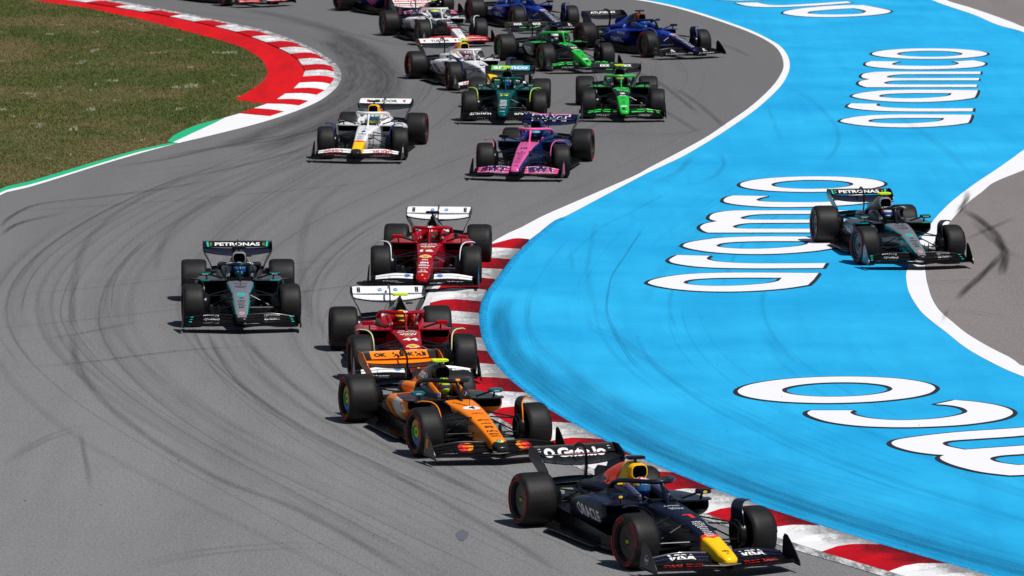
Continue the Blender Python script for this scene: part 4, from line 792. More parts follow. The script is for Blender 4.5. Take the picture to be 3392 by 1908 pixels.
# ---------------------------------------------------------------- lettering and marks laid on surfaces
def shape2d(loops,tri=True):
    vs=[p for l_ in loops for p in l_]; f=[tuple(t) for t in tessellate_polygon([[Vector((p[0],p[1],0)) for p in l_] for l_ in loops])]; return np.array(vs,float),f
def disc2d(rx,ry,n=20,hole=0):
    o=[(rx*math.cos(a),ry*math.sin(a)) for a in np.linspace(0,2*math.pi,n,endpoint=False)]
    if hole: return shape2d([o,[(x*hole,y*hole) for x,y in o[::-1]]])
    return shape2d([o])
def lay(mb,bvh,shape,org,u,v,size,mi,off=.0035,cuts=6,width=None):
    """project a flat shape onto the surface bvh along the plane normal and add it to mb"""
    P,F=shape; org=Vector(org);u=Vector(u).normalized();v=Vector(v);v=(v-u*v.dot(u)).normalized();n=u.cross(v)
    bm=bmesh.new(); sx=size if width is None else width/(P[:,0].max()-P[:,0].min())
    vv=[bm.verts.new((p[0]*sx,p[1]*size,0)) for p in P]
    for f in F:
        try: bm.faces.new([vv[i] for i in f])
        except ValueError: pass
    xs=[x.co.x for x in vv]; ys=[x.co.y for x in vv]; x0,x1,y0,y1=min(xs),max(xs),min(ys),max(ys)
    for k in range(1,cuts): 
        yk=y0+(y1-y0)*k/cuts; bmesh.ops.bisect_plane(bm,geom=bm.verts[:]+bm.edges[:]+bm.faces[:],plane_co=(0,yk,0),plane_no=(0,1,0))
    nx=min(24,max(2,int((x1-x0)/max(.02,(y1-y0)/cuts*1.5)))) if cuts>1 else 1
    for k in range(1,nx):
        xk=x0+(x1-x0)*k/nx; bmesh.ops.bisect_plane(bm,geom=bm.verts[:]+bm.edges[:]+bm.faces[:],plane_co=(xk,0,0),plane_no=(1,0,0))
    pos={}; bm.verts.index_update()
    for x in bm.verts:
        p=org+u*x.co.x+v*x.co.y; h=bvh.ray_cast(p+n*.6,-n,1.2)
        if h[0] is not None:
            nn=h[1] if h[1].dot(n)>0 else -h[1]
            if nn.dot(n)>.12: pos[x.index]=h[0]+nn*off
    vs=[];idx={};fs=[]
    for f in bm.faces:
        q=[x.index for x in f.verts]
        if all(i in pos for i in q):
            pp=[pos[i] for i in q]; fl=[x.co for x in f.verts]
            if all((pp[a]-pp[a-1]).length<3.2*(fl[a]-fl[a-1]).length+.012 for a in range(len(q))):
                for i in q:
                    if i not in idx: idx[i]=len(vs); vs.append(pos[i])
                fs.append(tuple(idx[i] for i in q))
    bm.free()
    if fs: mb.add(vs,fs,mi)
# ---------------------------------------------------------------- driver
def driver_mesh():
    J=[((-1.30,0,.20),.13),((-1.55,0,.27),.135),((-1.74,0,.42),.14),((-1.80,0,.53),.10),((-1.785,0,.60),.058),((-1.76,0,.665),.055),((-1.735,0,.74),.085),((-1.73,0,.80),.07)]
    E=[(i,i+1) for i in range(7)]
    def add(p,r,par): J.append((p,r)); E.append((par,len(J)-1)); return len(J)-1
    for s in(1,-1):
        h=add((-1.15,s*.10,.22),.085,0); k=add((-.82,s*.11,.34),.062,h); add((-.45,s*.10,.22),.045,k)
        a=add((-1.79,s*.13,.525),.075,3); a=add((-1.77,s*.185,.50),.065,a); a=add((-1.62,s*.205,.44),.05,a); e=add((-1.50,s*.20,.43),.043,a); q=add((-1.36,s*.165,.52),.034,e); wr=add((-1.295,s*.148,.565),.026,q)
        pm=add((-1.262,s*.142,.592),.027,wr)
        for f,(dy,L_) in enumerate(((.020,.8),(.008,1),(-.004,.95),(-.016,.75))):   # four fingers curled round the rim
            b=add((-1.235,s*(.140+dy*.6),.612+dy),.0095,pm); b=add((-1.212,s*(.135+dy*.3),.606+dy),.0085,b); add((-1.214-.012*L_,s*(.118),.596+dy),.0075,b)
        t=add((-1.262,s*.118,.612),.010,pm); add((-1.245,s*.104,.622),.008,t)
    me=bpy.data.meshes.new('driver_skel'); me.from_pydata([p for p,_ in J],E,[]); o=bpy.data.objects.new('d',me); COL.objects.link(o)
    mo=o.modifiers.new('s','SKIN'); 
    sk=me.skin_vertices[0] if len(me.skin_vertices) else None
    if sk is None:
        bm=bmesh.new(); bm.from_mesh(me); bm.verts.layers.skin.verify(); bm.to_mesh(me); bm.free(); sk=me.skin_vertices[0]
    for i,(p,r) in enumerate(J): sk.data[i].radius=(r,r); sk.data[i].use_root=(i==0)
    mo.use_smooth_shade=True; sb=o.modifiers.new('u','SUBSURF'); sb.levels=1; sb.render_levels=1
    bpy.context.view_layer.update(); m2=bpy.data.meshes.new_from_object(o.evaluated_get(bpy.context.evaluated_depsgraph_get())); bpy.data.objects.remove(o)
    m2.name='driver'; 
    mi=[2 if p.center.z>.60 else (1 if p.center.x>-1.30 and p.center.z>.5 else 0) for p in m2.polygons]
    m2.materials.clear()
    for _ in range(3): m2.materials.append(None)
    m2.polygons.foreach_set('material_index',mi); m2.polygons.foreach_set('use_smooth',[True]*len(mi)); m2.update(); return m2
ME_DRV=driver_mesh()
HC=(-1.725,0,.762)
def helmet_mb():
    mb=MB(); rings=[]
    for k in range(1,14):
        ph=math.pi*k/14-math.pi/2; z=.128*math.sin(ph); r=math.cos(ph)**.8; z=max(z,-.112); r=max(r,.60 if ph<0 else 0)
        rings.append([(HC[0]+(.132*r+(.022*max(0,math.cos(a))**2 if z<-.02 else 0))*math.cos(a)*1.0,.108*r*math.sin(a),HC[2]+z) for a in np.linspace(0,2*math.pi,28,endpoint=False)])
    mb.loft(rings); return mb
HEL=helmet_mb()
def visor_mb():
    mb=MB(); A=np.linspace(R(-78),R(78),15); rows=[]
    for z,k in((-.040,1.03),(-.038,1.05),(0,1.03),(.032,1.02),(.034,1.0)):
        r=(max(0,1-(z/.128)**2))**.40*k; rows.append([(HC[0]+(.135*r+.006*math.cos(a))*math.cos(a),.112*r*math.sin(a),HC[2]+z) for a in A])
    mb.loft(rows,closed=False,cap=(False,False)); return mb
ME_VIS=None
# ---------------------------------------------------------------- cars
UY=(0,1,0)
def build_car(sp):
    root=bpy.data.objects.new('racing_car',None); COL.objects.link(root); X,Y,a,st=sp['pose']
    root.location=(X,Y,.002); root.rotation_euler=(0,0,R(a)); root['label']=sp['label']; root['category']='racing car'; root['group']='racing cars on the opening lap'
    root.empty_display_size=.5
    cb=carbon(); D=sp.get('decals',[]); M=sp['m']
    def part(name,key,mats,parent=root,label=None,ang=38):
        dd=[d for d in D if d[0]==key.replace('_f','') or d[0]==key]; mats=[m or cb for m in mats]
        if not dd:
            if ('me',key) not in MC: MC[('me',key)]=T[key].mesh(name,True,ang)
            me=MC[('me',key)]
        else:
            mb=T[key].copy(); bv=T[key].bvh()
            for d in dd:
                kw=d[8] if len(d)>8 else {}
                if d[7] not in mats: mats.append(d[7])
                lay(mb,bv,d[1],d[2],d[3],d[4],d[5],mats.index(d[7]),width=d[6],**kw)
            me=mb.mesh(name,True,ang)
        return link(name,me,mats,parent=parent,label=label)
    part('chassis','chassis',[M['chassis']]); part('nose','nose',[M['nose']])
    fk='_f' if sp.get('tri') else ''
    ec=part('engine_cover','engine_cover'+fk,[M['cover']]); part('air_intake','air_intake'+fk,[M.get('intake') or M['cover'],paint((.004,.004,.004),.8,0,0)],ec)
    part('sidepod','sidepodL',[M['pod'],paint((.004,.004,.004),.8,0,0)]); part('sidepod','sidepodR',[M['pod'],paint((.004,.004,.004),.8,0,0)])
    part('floor','floor',[cb]); part('halo','halo',[M['halo']]); part('headrest','headrest',[M.get('head') or M['chassis']])
    part('steering_wheel','steering_wheel',[cb,paint((.02,.03,.05),.2)]); part('windscreen','screen',[cb])
    for k in 'LR': part('mirror','mirror'+k,[M.get('mirror'),paint((.5,.52,.55),.05,1,0),cb])
    part('camera_pod','camera_pod',[flat((.62,.85,.03),.5) if sp.get('ycam') else cb,cb]); part('side_camera','ocam',[cb],ec)
    part('nose_camera','ncL',[cb]); part('nose_camera','ncR',[cb]); part('antenna','antenna',[cb])
    if 'arms' not in MC: MC['arms']=[b.mesh('suspension_arm') for b in ARMS]
    for me in MC['arms']: link('suspension_arm',me,[cb],parent=root)
    fw=part('front_wing','front_wing',[M['fw'][0]])
    for k in(1,2,3):
        for n_ in 'LR': part('flap','fw%d%s'%(k,n_),[M['fw'][k]],fw)
    for n_ in 'LR': part('endplate','fend'+n_,[M.get('fend'),cb],fw)
    rw=part('rear_wing','rear_wing',[M['rmain']]); part('flap','rear_flap',[M['rflap']],rw)
    for n_ in 'LR': part('endplate','rend'+n_,[M.get('rend')],rw)
    part('pylon','pylon',[M.get('pylon')],rw); part('beam_wing','beam0',[cb],rw); part('beam_wing','beam1',[cb],rw)
    part('tail_structure','crash',[cb])
    for n_ in 'LR': part('wheel_fairing','fair'+n_,[M.get('fair'),M.get('fedge')])
    for x,t,w_ in((0,'F',.350),(WB,'R',.447)):
        for s in(1,-1):
            kd=('duct',x,s)
            if kd not in MC: MC[kd]=duct(x,1-w_-.035,s,.19).mesh('brake_duct')
            link('brake_duct',MC[kd],[cb],parent=root)
            for nm,src in(('rim',RIM),('tyre',TY),('cover',COV)):
                if (nm,t) not in MC: MC[(nm,t)]=src[t].mesh(nm,True,30)
            r=link('wheel',MC[('rim',t)],[paint((.02,.02,.022),.4,.3),paint(sp.get('nut',(.05,.05,.05)),.4,.5)],parent=root,loc=(x,s*(1-w_/2),.36))
            r.rotation_euler=(0,0,(math.pi if s>0 else 0)+(R(st) if x==0 else 0))
            ty=link('tyre',MC[('tyre',t)],[rubber(),paint((.72,.016,.02),.6,0,0)],parent=r)
            ty.rotation_euler=(0,random.random()*6.28,0)
            cv=sp.get('wheel')
            if cv=='quad':
                if ('q',t) not in MC:
                    mb=MB(); h=w_/2
                    def an(r0,r1,a0,a1,mi,y):
                        A=[R(q) for q in np.linspace(a0,a1,10)]; mb.add([(r0*math.cos(q),y,r0*math.sin(q)) for q in A]+[(r1*math.cos(q),y,r1*math.sin(q)) for q in A],[(i,i+1,11+i,10+i) for i in range(9)],mi)
                    for i,c in enumerate((1,2,3,4)): an(.10,.180,i*90-35,i*90+55,c,-h+.043)
                    an(.0,.085,0,180,5,-h+.047);an(.0,.085,180,360,5,-h+.047)
                    m0=COV[t].copy(); m0.merge(mb); MC[('q',t)]=m0.mesh('wheel_cover')
                link('wheel_cover',MC[('q',t)],[cb,flat((.55,.05,.03)),flat((.60,.30,.04)),flat((.05,.30,.10)),flat((.03,.15,.50)),flat((.40,.75,.03))],parent=r)
            else:
                link('wheel_cover',MC[('cover',t)],[cv or cb],parent=r)
                if sp.get('ring'):
                    kk=('ringm',t)
                    if kk not in MC:
                        h=w_/2; mb=MB(); mb.lathe([(.224,-h+.030),(.217,-h+.030),(.217,-h+.045)],48); mb.lathe([(.12,-h+.045),(.11,-h+.045),(.11,-h+.055)],36); MC[kk]=mb.mesh('rim_band')
                    link('rim_band',MC[kk],[paint(sp['ring'],.35,.6)],parent=r)
    # driver: a thing of its own
    d=link('person',ME_DRV,[flat(sp['suit'],.7),flat(sp.get('glove',(.03,.03,.04)),.7),flat((.45,.27,.19),.6)],loc=root.location,label=sp['dlabel'],cat='driver',group='drivers in their cars')
    d.rotation_euler=root.rotation_euler
    hm=HEL.copy(); hb=HEL.bvh(); ms=[sp['helmet']]
    for dd in sp.get('hdecals',[]):
        if dd[5] not in ms: ms.append(dd[5])
        lay(hm,hb,dd[0],dd[1],dd[2],dd[3],dd[4],ms.index(dd[5]),off=.002,cuts=4)
    he=link('helmet',hm.mesh('helmet'),ms,parent=d)
    global ME_VIS
    if ME_VIS is None: ME_VIS=visor_mb().mesh('visor')
    link('visor',ME_VIS,[paint(sp.get('visor',(.02,.03,.05)),.12,.4,1)],parent=he)
    link('steering_column',bar((-1.26,0,.58),(-1.0,0,.50),.02,.02).mesh('steering_column'),[cb],parent=root)
    return root
# ---- decal shorthands: (part, shape, origin, u, v, size, width, material)
def T_(s,b=.015,i=0,sp_=1.0): return text2d(s,b,i,sp_)
NV=(-1,0,.25)
def nose_t(s,x,size,mat,w=None,b=.015,part=None,y=0,i=0,**k): return (part or ('chassis' if x<-.0 else 'nose'),T_(s,b,i) if isinstance(s,str) else s,(x,y,.6),UY,NV,size,w,mat,k)
def pod_t(s,x,z,size,mat,w=None,b=.015,i=0,v=0,side='RL'):
    r=[]
    if 'R' in side: r.append(('sidepodR',T_(s,b,i),(x,-.9,z),(1,0,-v),(0,.25,1),size,w,mat))
    if 'L' in side: r.append(('sidepodL',T_(s,b,i),(x,.9,z),(-1,0,v),(0,-.25,1),size,w,mat))
    return r
def cov_s(shape,x,z,size,mat,w=None,y=.3,vt=.8,tilt=0,**k):
    return [('engine_cover',shape,(x,-y,z),(1,0,tilt),(0,vt,1),size,w,mat,k),('engine_cover',shape,(x,y,z),(-1,0,-tilt),(0,-vt,1),size,w,mat,k)]
def fw_t(s,size,mat,w=None,b=.02,y=.52,x=.76,parts='123',i=0,z=.3):
    out=[]
    for sgn,n_ in((1,'L'),(-1,'R')):
        for k in parts:
            key='fw%s%s'%(k,n_) if k!='0' else 'front_wing'
            sh=T_(s,b,i) if isinstance(s,str) else s
            out.append((key,sh,(x-.10*0,sgn*y,z),(-.20*sgn,1,0),(-.72,0,.38),size,w,mat,{'cuts':10}))
    return out
def rw_t(s,size,mat,w=None,b=.02,y=0,part='rear_flap',z=.94): return (part,T_(s,b) if isinstance(s,str) else s,(-4.03,y,z),UY,(-.55,0,.5),size,w,mat,{'cuts':5})
def rw_v(s,size,mat,w,b,y=0,z=.905,off=.0035):
    return [(p,T_(s,b) if isinstance(s,str) else s,(-3.95,y,z),UY,(-.12,0,1),size,w,mat,{'cuts':8,'off':off}) for p in('rear_flap','rear_wing')]
def rw_m(s,size,mat,w=None,y=0): return ('rear_wing',T_(s,.02) if isinstance(s,str) else s,(-3.85,y,.83),UY,(-1,0,.25),size,w,mat,{'cuts':4})
def mir_t(s,mat,size=.028,w=None): 
    sh=T_(s,.02) if isinstance(s,str) else s
    return [('mirrorL',sh,(-1.0,.60,.765),UY,(-.1,0,1),size,w,mat,{'cuts':2}),('mirrorR',sh,(-1.0,-.60,.765),UY,(-.1,0,1),size,w,mat,{'cuts':2})]
def fend_t(s,size,mat,w=None,x=.75,z=.24,b=.015):
    sh=T_(s,b) if isinstance(s,str) else s
    return [('fendR',sh,(x,-1.05,z),(1,0,0),(0,.09,1),size,w,mat,{'cuts':2}),('fendL',sh,(x,1.05,z),(-1,0,0),(0,-.09,1),size,w,mat,{'cuts':2})]
def rend_t(s,size,mat,x=-3.9,z=.66):
    return [('rendR',T_(s),(x,-.62,z),(1,0,0),(0,.6,1),size,None,mat,{'cuts':3}),('rendL',T_(s),(x,.62,z),(-1,0,0),(0,-.6,1),size,None,mat,{'cuts':3})]
def nlist(items,x0,x1,size,mat,wd=None):
    return [nose_t(s,x0+(x1-x0)*i/max(1,len(items)-1),size,mat,w=(wd or {}).get(s) if isinstance(wd,dict) else wd,b=.02) for i,s in enumerate(items)]
BULL=shape2d([[(-.95,.02),(-.80,.22),(-.55,.16),(-.35,.34),(-.05,.40),(.2,.30),(.42,.34),(.58,.22),(.78,.25),(.95,.42),(.9,.2),(.72,.05),(.78,-.08),(.62,-.20),(.5,-.1),(.35,-.18),(.42,-.42),(.28,-.46),(.2,-.2),(-.1,-.12),(-.22,-.3),(-.1,-.5),(-.26,-.5),(-.42,-.25),(-.5,-.05),(-.68,-.02),(-.82,-.14),(-.78,0)]])
SHELL=shape2d([[(-.5,-.12),(-.42,.12),(-.2,.3),(0,.36),(.2,.3),(.42,.12),(.5,-.12),(.3,-.2),(.22,-.34),(-.22,-.34),(-.3,-.2)]])
def rays(): 
    P=[];F=[]
    for i in range(-3,4):
        a=math.radians(i*22); t=(.40*math.sin(a),.30*math.cos(a)-.02) ; k=len(P); P+=[(-.012+.02*i,-.26),(.012+.02*i,-.26),(t[0]+.014,t[1]),(t[0]-.014,t[1])]; F.append((k,k+1,k+2,k+3))
    return np.array(P),F
DISC=disc2d(.5,.5); OVAL=disc2d(.85,.5); RING=disc2d(.5,.5,24,.80); BOX=shape2d([[(-.5,-.5),(.5,-.5),(.5,.5),(-.5,.5)]])
def checks(n,m,seed=1,p=.5):
    r=random.Random(seed); P=[];F=[]
    for i in range(n):
        for j in range(m):
            if (i+j)%2==0 if p is None else r.random()<p: k=len(P); x=i/n-.5;y=j/m-.5; P+=[(x,y),(x+1/n,y),(x+1/n,y+1/m),(x,y+1/m)]; F.append((k,k+1,k+2,k+3))
    return np.array(P)*np.array([n/m,1]),F
def star3():   # three-pointed star
    pts=[]
    for k in range(3):
        a=math.pi/2+k*2*math.pi/3; b=a+math.pi/3; pts+=[(.42*math.cos(a),.42*math.sin(a)),(.06*math.cos(b),.06*math.sin(b))]
    return shape2d([pts])
SHIELD=shape2d([[(-.4,.5),(.4,.5),(.4,0),(.25,-.3),(0,-.5),(-.25,-.3),(-.4,0)]])
w_=flat((.80,.80,.80)); k_=flat((.015,.015,.02)); r_=flat((.60,.02,.025)); y_=flat((.85,.60,.02)); WZ=lambda c,a=.17,b=.87: paint((.010,.010,.012),.3,0,.2,[(c,[(0,1,0,a),(0,-1,0,-b)])])
blu=flat((.02,.17,.55)); teal=flat((.0,.50,.45)); grn=flat((.03,.60,.08)); pnk=flat((.80,.13,.36)); org=flat((.85,.24,.01)); lime=flat((.62,.85,.03)); gry=flat((.35,.35,.37)); nvy=flat((.012,.015,.11))
def merc(ycam,helm,hdec,pose,label,dl,visor):
    body=paint((.011,.013,.018),.25,.3,.8); 
    nose=paint((.012,.013,.016),.28,.3,.5,[((.0,.42,.38),[(-.065,-1,.0,-.163),(0,0,1,.25),(-1,0,.0,-1.0)]),((.22,.225,.255),[(-.065,-1,.0,-.146),(0,0,1,.22),(-1,0,0,-1.13)])])
    ch=paint((.012,.014,.018),.30,.3,.5,[((.0,.42,.38),[(-.09,-1,0,-.165),(0,0,1,.56),(1,0,0,-.90)]),((.20,.205,.235),[(-.09,-1,0,-.146),(0,0,1,.56),(1,0,0,-.90)])])
    pod=paint((.012,.014,.018),.30,.3,.5,[((.07,.073,.09),[(0,0,1,.60)]),((0,.42,.38),[(0,0,1,.615),(1,.35,0,-.86),(0,1,0,.52)])])
    d=[rw_t('PETRONAS',.088,w_,.80,.03)]+[nose_t(DISC,1.06,.17,r_,.115),nose_t(DISC,1.06,.145,gry,.098,off=.005),nose_t(star3(),1.06,.15,r_,.09,off=.007),
       nose_t(disc2d(.5,.5,18,.66),.16,.17,teal,.14),nose_t(DISC,.16,.08,teal,.06),nose_t('INEOS',.48,.06,k_,.13),nose_t('TeamViewer',.58,.05,k_,.11),nose_t('PIRELLI',.67,.05,k_,.12),nose_t('SAP',.78,.075,k_,.09,.04),nose_t(BULL,.34,.06,k_,.10),
       nose_t('WhatsApp',-.62,.07,k_,.24),nose_t('BOSE',-.40,.06,k_,.20),nose_t(BOX,-.30,.03,k_,.14),('halo',T_('CROWDSTRIKE',.01),(-1.2,.22,.91),(.35,1,0),(-.4,0,1),.03,None,w_),('halo',T_('CROWDSTRIKE',.01),(-1.2,-.22,.91),(-.35,1,0),(-.4,0,1),.03,None,w_)]
    d+=fw_t('PETRONAS',.045,w_,.27,x=.70,parts='23')+fw_t('Syntium',.060,w_,.27,x=.83,parts='12',i=.2)+mir_t('PETRONAS',w_,.016)+fw_t(BOX,.40,teal,.045,y=.86,x=.73,parts='123')+fend_t('TWT',.07,w_,x=.72)
    d+=[('mirror'+n_,BOX,(-1.0,s*.60,.785),UY,(-.2,0,1),.010,.17,teal,{'cuts':2}) for s,n_ in((1,'L'),(-1,'R'))]
    for s in(-1,1): d+=[('rear_flap',shape2d([[(-.5,.5),(.2,.5),(.5,-.5),(-.2,-.5)] if s<0 else [(-.2,.5),(.5,.5),(.2,-.5),(-.5,-.5)]]),(-4.03,s*.525,.94),UY,(-.55,0,.5),.13,.05,teal,{'cuts':2})]
    for s in(-1,1):
        for q in(-.03,.03): d+=[('rear_flap',DISC,(-4.03+q*.5,s*.475,.94-q*.6),UY,(-.55,0,.5),.016,None,lime,{'cuts':1}),('rear_flap',DISC,(-4.03+q*.5,s*.455,.94-q*.6),UY,(-.55,0,.5),.012,None,lime,{'cuts':1})]
    d+=pod_t('THOMAS',-1.75,.50,.10,w_)+cov_s(T_('INEOS',.01),-2.25,.62,.09,gry,y=.45)+[('headrest',T_('G42',.02),(-1.3,s*.20,.72),UY,(-.3,0,1),.05,None,w_) for s in(1,-1)]
    return dict(pose=pose,label=label,dlabel=dl,ycam=ycam,suit=(.02,.02,.025),helmet=helm,hdecals=hdec,visor=visor,decals=d,ring=(.30,.31,.33),
      m=dict(chassis=ch,nose=nose,cover=body,pod=pod,halo=paint((.014,.015,.018),.35,.2,.4),fw=[None]*4,rflap=paint((.010,.010,.012),.3),rmain=paint((.012,.014,.03),.3),intake=paint((.30,.31,.33),.3,.4,.4),head=paint((.02,.022,.03),.5)))
def ferrari(ycam,num,pose,label,dl,helm,visor,hd):
    RD=(.40,.004,.012); red=paint(RD,.27,.15,.7); 
    cov=paint(RD,.27,.15,.7,[(WHITE,[(0,0,-1,-.80),(0,0,1,.56),(-1,0,0,2.02),(1,0,0,-2.62)]),((.012,.012,.014),[(1,0,0,-2.45),(0,0,1,.80)])])
    d=[rw_t(DISC,.075,blu,None,y=s*.13) for s in(-1,1)]+[rw_t('hp',.050,w_,.048,y=s*.13,b=.01) for s in(-1,1)]
    d=[(a,b,c,u,v,sz,w2,m,{'off':.004}) for a,b,c,u,v,sz,w2,m,*_ in d[:2]]+[(a,b,c,u,v,sz,w2,m,{'off':.007,'cuts':2}) for a,b,c,u,v,sz,w2,m,*_ in d[2:]]
    for s in(-1,1): d+=[('rear_flap',BOX,(-4.03,s*.485,.94),UY,(-.55,0,.5),.125,.055,k_,{'cuts':2})]+[('rear_flap',DISC,(-4.03+q*.5,s*.485,.94-q*.6),UY,(-.55,0,.5),.014,None,w_,{'cuts':1,'off':.006}) for q in(-.04,.04)]
    d+=[nose_t(num,-.20,.165,w_,.245,.05),nose_t(SHELL,.17,.24,w_,.225),nose_t(SHELL,.17,.20,y_,.195,off=.006),nose_t(rays(),.17,.20,r_,.15,off=.008),
        nose_t('aws',.36,.07,w_,.11),nose_t('IBM',.52,.085,w_,.145,.04),nose_t('PIRELLI',.65,.065,w_,.185,.04),nose_t('CELSIUS',.77,.055,w_,.17,.03),nose_t('UniCredit',.97,.06,w_,.17,.03),nose_t(RING,.90,.09,w_,.09),nose_t(BOX,1.13,.06,y_,.028),
        nose_t('VGW',-.57,.13,w_,.28,.05),nose_t('PLAY',-.44,.06,y_,.14,.03),nose_t('GENESYS',-.76,.07,w_,.32,.02),nose_t('BITGET   SERVICE',-.87,.05,w_,.27),
        ('halo',OVAL,(-1.06,0,.93),UY,(-.5,0,.8),.040,None,w_,{'cuts':2}),('halo',T_('hp',.02),(-1.06,0,.93),UY,(-.5,0,.8),.026,None,blu,{'off':.006,'cuts':2})]
    d+=[('headrest',T_('Ray-Ban',.02),(-1.3,s*.20,.72),UY,(-.3,0,1),.045,None,w_) for s in(1,-1)]
    d+=cov_s(T_('hp',.03),-2.3,.68,.13,blu,y=.4,off=.006)+pod_t('Santander',-2.2,.50,.10,w_)+fw_t(DISC,.10,blu,.12,y=.30,x=.73,parts='23')+fw_t('V-Power',.045,w_,.3,x=.92,parts='01',y=.6)
    d+=[('suspension','x')][:0]
    return dict(tri=True,pose=pose,label=label,dlabel=dl,ycam=ycam,suit=(.40,.01,.015),helmet=helm,visor=visor,hdecals=hd,decals=d,wheel=paint((.30,.10,.04),.4,.4),
      m=dict(chassis=red,nose=red,cover=cov,pod=paint(RD,.27,.15,.7,[(WHITE,[(.5,1,0,.03),(0,0,1,.40),(1,0,0,-1.30)]),(RD,[(.5,1,0,.045)]),((.8,.35,.02),[(.5,1,0,.06),(0,0,1,.45)])][:0]),halo=red,mirror=red,head=red,fw=[None,None,WZ(WHITE,.19),WZ(WHITE,.19)],rflap=flat(WHITE,.3),rmain=paint((.80,.80,.80),.3,0,.3,[((.012,.012,.014),[(1,0,0,-3.79)])]),fedge=flat((.65,.75,.35) if num=='44' else WHITE),intake=paint((.012,.012,.014),.3)))
def alpine(pose,label,dl,num,pink_halo=True):
    B=(.006,.026,.14); nose=paint(B,.25,.4,.8,[((.82,.13,.37),[(-.065,-1,0,-.157),(0,0,1,.22)])]); ch=paint(B,.25,.4,.8,[((.82,.13,.37),[(-.045,-1,0,-.157),(0,0,1,.5),(1,0,0,-.98)])])
    d=[*rw_v('BWT',.150,w_,.86,.09,z=.915),*rw_v('BWT',.135,nvy,.80,.05,z=.915,off=.007),nose_t(num,-.14,.14,nvy,.15,.05),nose_t('BWT',.25,.08,nvy,.18,.03),nose_t(OVAL,.15,.05,nvy,.05)]
    d=d+nlist(['binance','XADVISORS','MSC','PIRELLI','H. MOSER','MNTN','EXPERT'],.34,.88,.045,nvy,.12)+[nose_t(shape2d([[(-.5,-.3),(.1,.5),(.25,.5),(.4,-.1),(.6,-.1),(.6,-.2),(.1,-.2),(.15,.2),(-.3,-.3)]]),1.06,.10,nvy,.11)]
    d+=fw_t('BWT',.27,w_,.60,x=.75,b=.11)+[(*q[:8],{'cuts':10,'off':.007}) for q in fw_t('BWT',.25,nvy,.57,x=.75,b=.075)]+pod_t('BWT',-1.75,.45,.26,pnk,b=.04)+pod_t('MSC',-1.42,.58,.06,w_)+fend_t(BOX,.22,pnk,.16,x=.73,z=.26)+cov_s(T_('MAPFRE',.01),-2.3,.64,.07,w_,y=.45)
    d+=[('headrest',BOX,(-1.3,s*.20,.71),UY,(-.3,0,1),.07,.07,pnk) for s in(1,-1)]
    return dict(pose=pose,label=label,dlabel=dl,suit=(.80,.13,.37) if False else (.02,.05,.2),helmet=paint((.15,.45,.65),.25,0,1,[((.02,.03,.10),[(0,0,-1,-.79)])]),visor=(.01,.01,.02),decals=d,
      m=dict(chassis=ch,nose=nose,cover=paint(B,.22,.5,.9),pod=paint(B,.22,.5,.9),halo=flat((.82,.13,.37),.3),fw=[None,WZ((.70,.12,.32)),WZ((.70,.12,.32)),WZ((.70,.12,.32))],rflap=paint((.005,.007,.045),.3,0,.4,[((.70,.10,.32),[(0,-1,0,-.44),(0,0,1,.965)])]) ,rmain=paint((.005,.007,.045),.3),fedge=flat((.82,.13,.37)),intake=paint((.012,.02,.08),.3),head=paint(B,.3)))
def bulls(pose,label,dl,num,ycam,helm,visor):
    W=(.80,.80,.81); body=paint(W,.27,0,.6)
    nose=paint(W,.27,0,.6,[((.78,.045,.010),[(1,0,0,.50),(0,0,1,.1)]),((.95,.56,.008),[(1,.5,0,.615),(0,0,1,.1)]),((.02,.02,.022),[(1,0,0,1.02)])])
    cov=paint(W,.27,0,.6,[((.78,.045,.010),[(0,0,1,.775),(1,0,0,-2.60)]),((.95,.56,.008),[(1,0,0,-2.08),(0,0,1,.78)])])
    d=[rw_t('TUDOR',.085,k_,.52,.035)]+[rw_t(SHIELD,.085,r_,.06,y=s*.42) for s in(-1,1)]+fw_t('HUGO',.145,r_,.43,x=.74,b=.03,y=.56,parts='23')+fw_t('Red Bull',.05,r_,.34,x=.93,b=.02,y=.55,parts='01')
    d+=[nose_t(num,-.16,.17,nvy,.10 if len(num)<2 else .18,.06),nose_t('VISA',.08,.09,nvy,.19,.04)]+nlist(['CASH APP','ifly','PIRELLI','Mobil 1'],.22,.46,.05,nvy,.15)+[nose_t('TUDOR',-.36,.06,gry,.2,.0),nose_t(BOX,-.48,.04,r_,.03)]
    d+=pod_t('VISA',-1.95,.46,.20,nvy,b=.03,i=.2)+pod_t('HUGO',-1.35,.50,.05,r_)+[('chassis',T_('HUGO',.03),(-.35,-s*-1*.3,.50),(s,0,0),(0,0,1),.06,None,r_) for s in(1,)][:0]
    d+=[('chassis',T_('HUGO',.03),(-.35,-.4,.50),(1,0,0),(0,.2,1),.065,None,r_),('chassis',T_('HUGO',.03),(-.35,.4,.50),(-1,0,0),(0,-.2,1),.065,None,r_)]+mir_t('Hard Rock',w_,.02)+fend_t(BOX,.25,w_,.13,x=.75,z=.23)+cov_s(BULL,-2.15,.92,.15,flat((.78,.045,.010)),y=.3,vt=.2)
    d+=[('headrest',T_('HONDA',.02),(-1.3,s*.20,.72),UY,(-.3,0,1),.02,None,k_) for s in(1,-1)]
    return dict(pose=pose,label=label,dlabel=dl,ycam=ycam,suit=(.75,.75,.76),helmet=helm,visor=visor,decals=d,nut=(.7,.6,.1),
      m=dict(chassis=body,nose=nose,cover=cov,pod=body,halo=body,fw=[None,None,WZ(WHITE,.10,.90),WZ(WHITE,.10,.90)],rflap=flat(WHITE,.3),rmain=paint((.016,.017,.02),.3),fedge=flat((.02,.02,.25)),intake=flat((.95,.50,.008),.3),head=body))
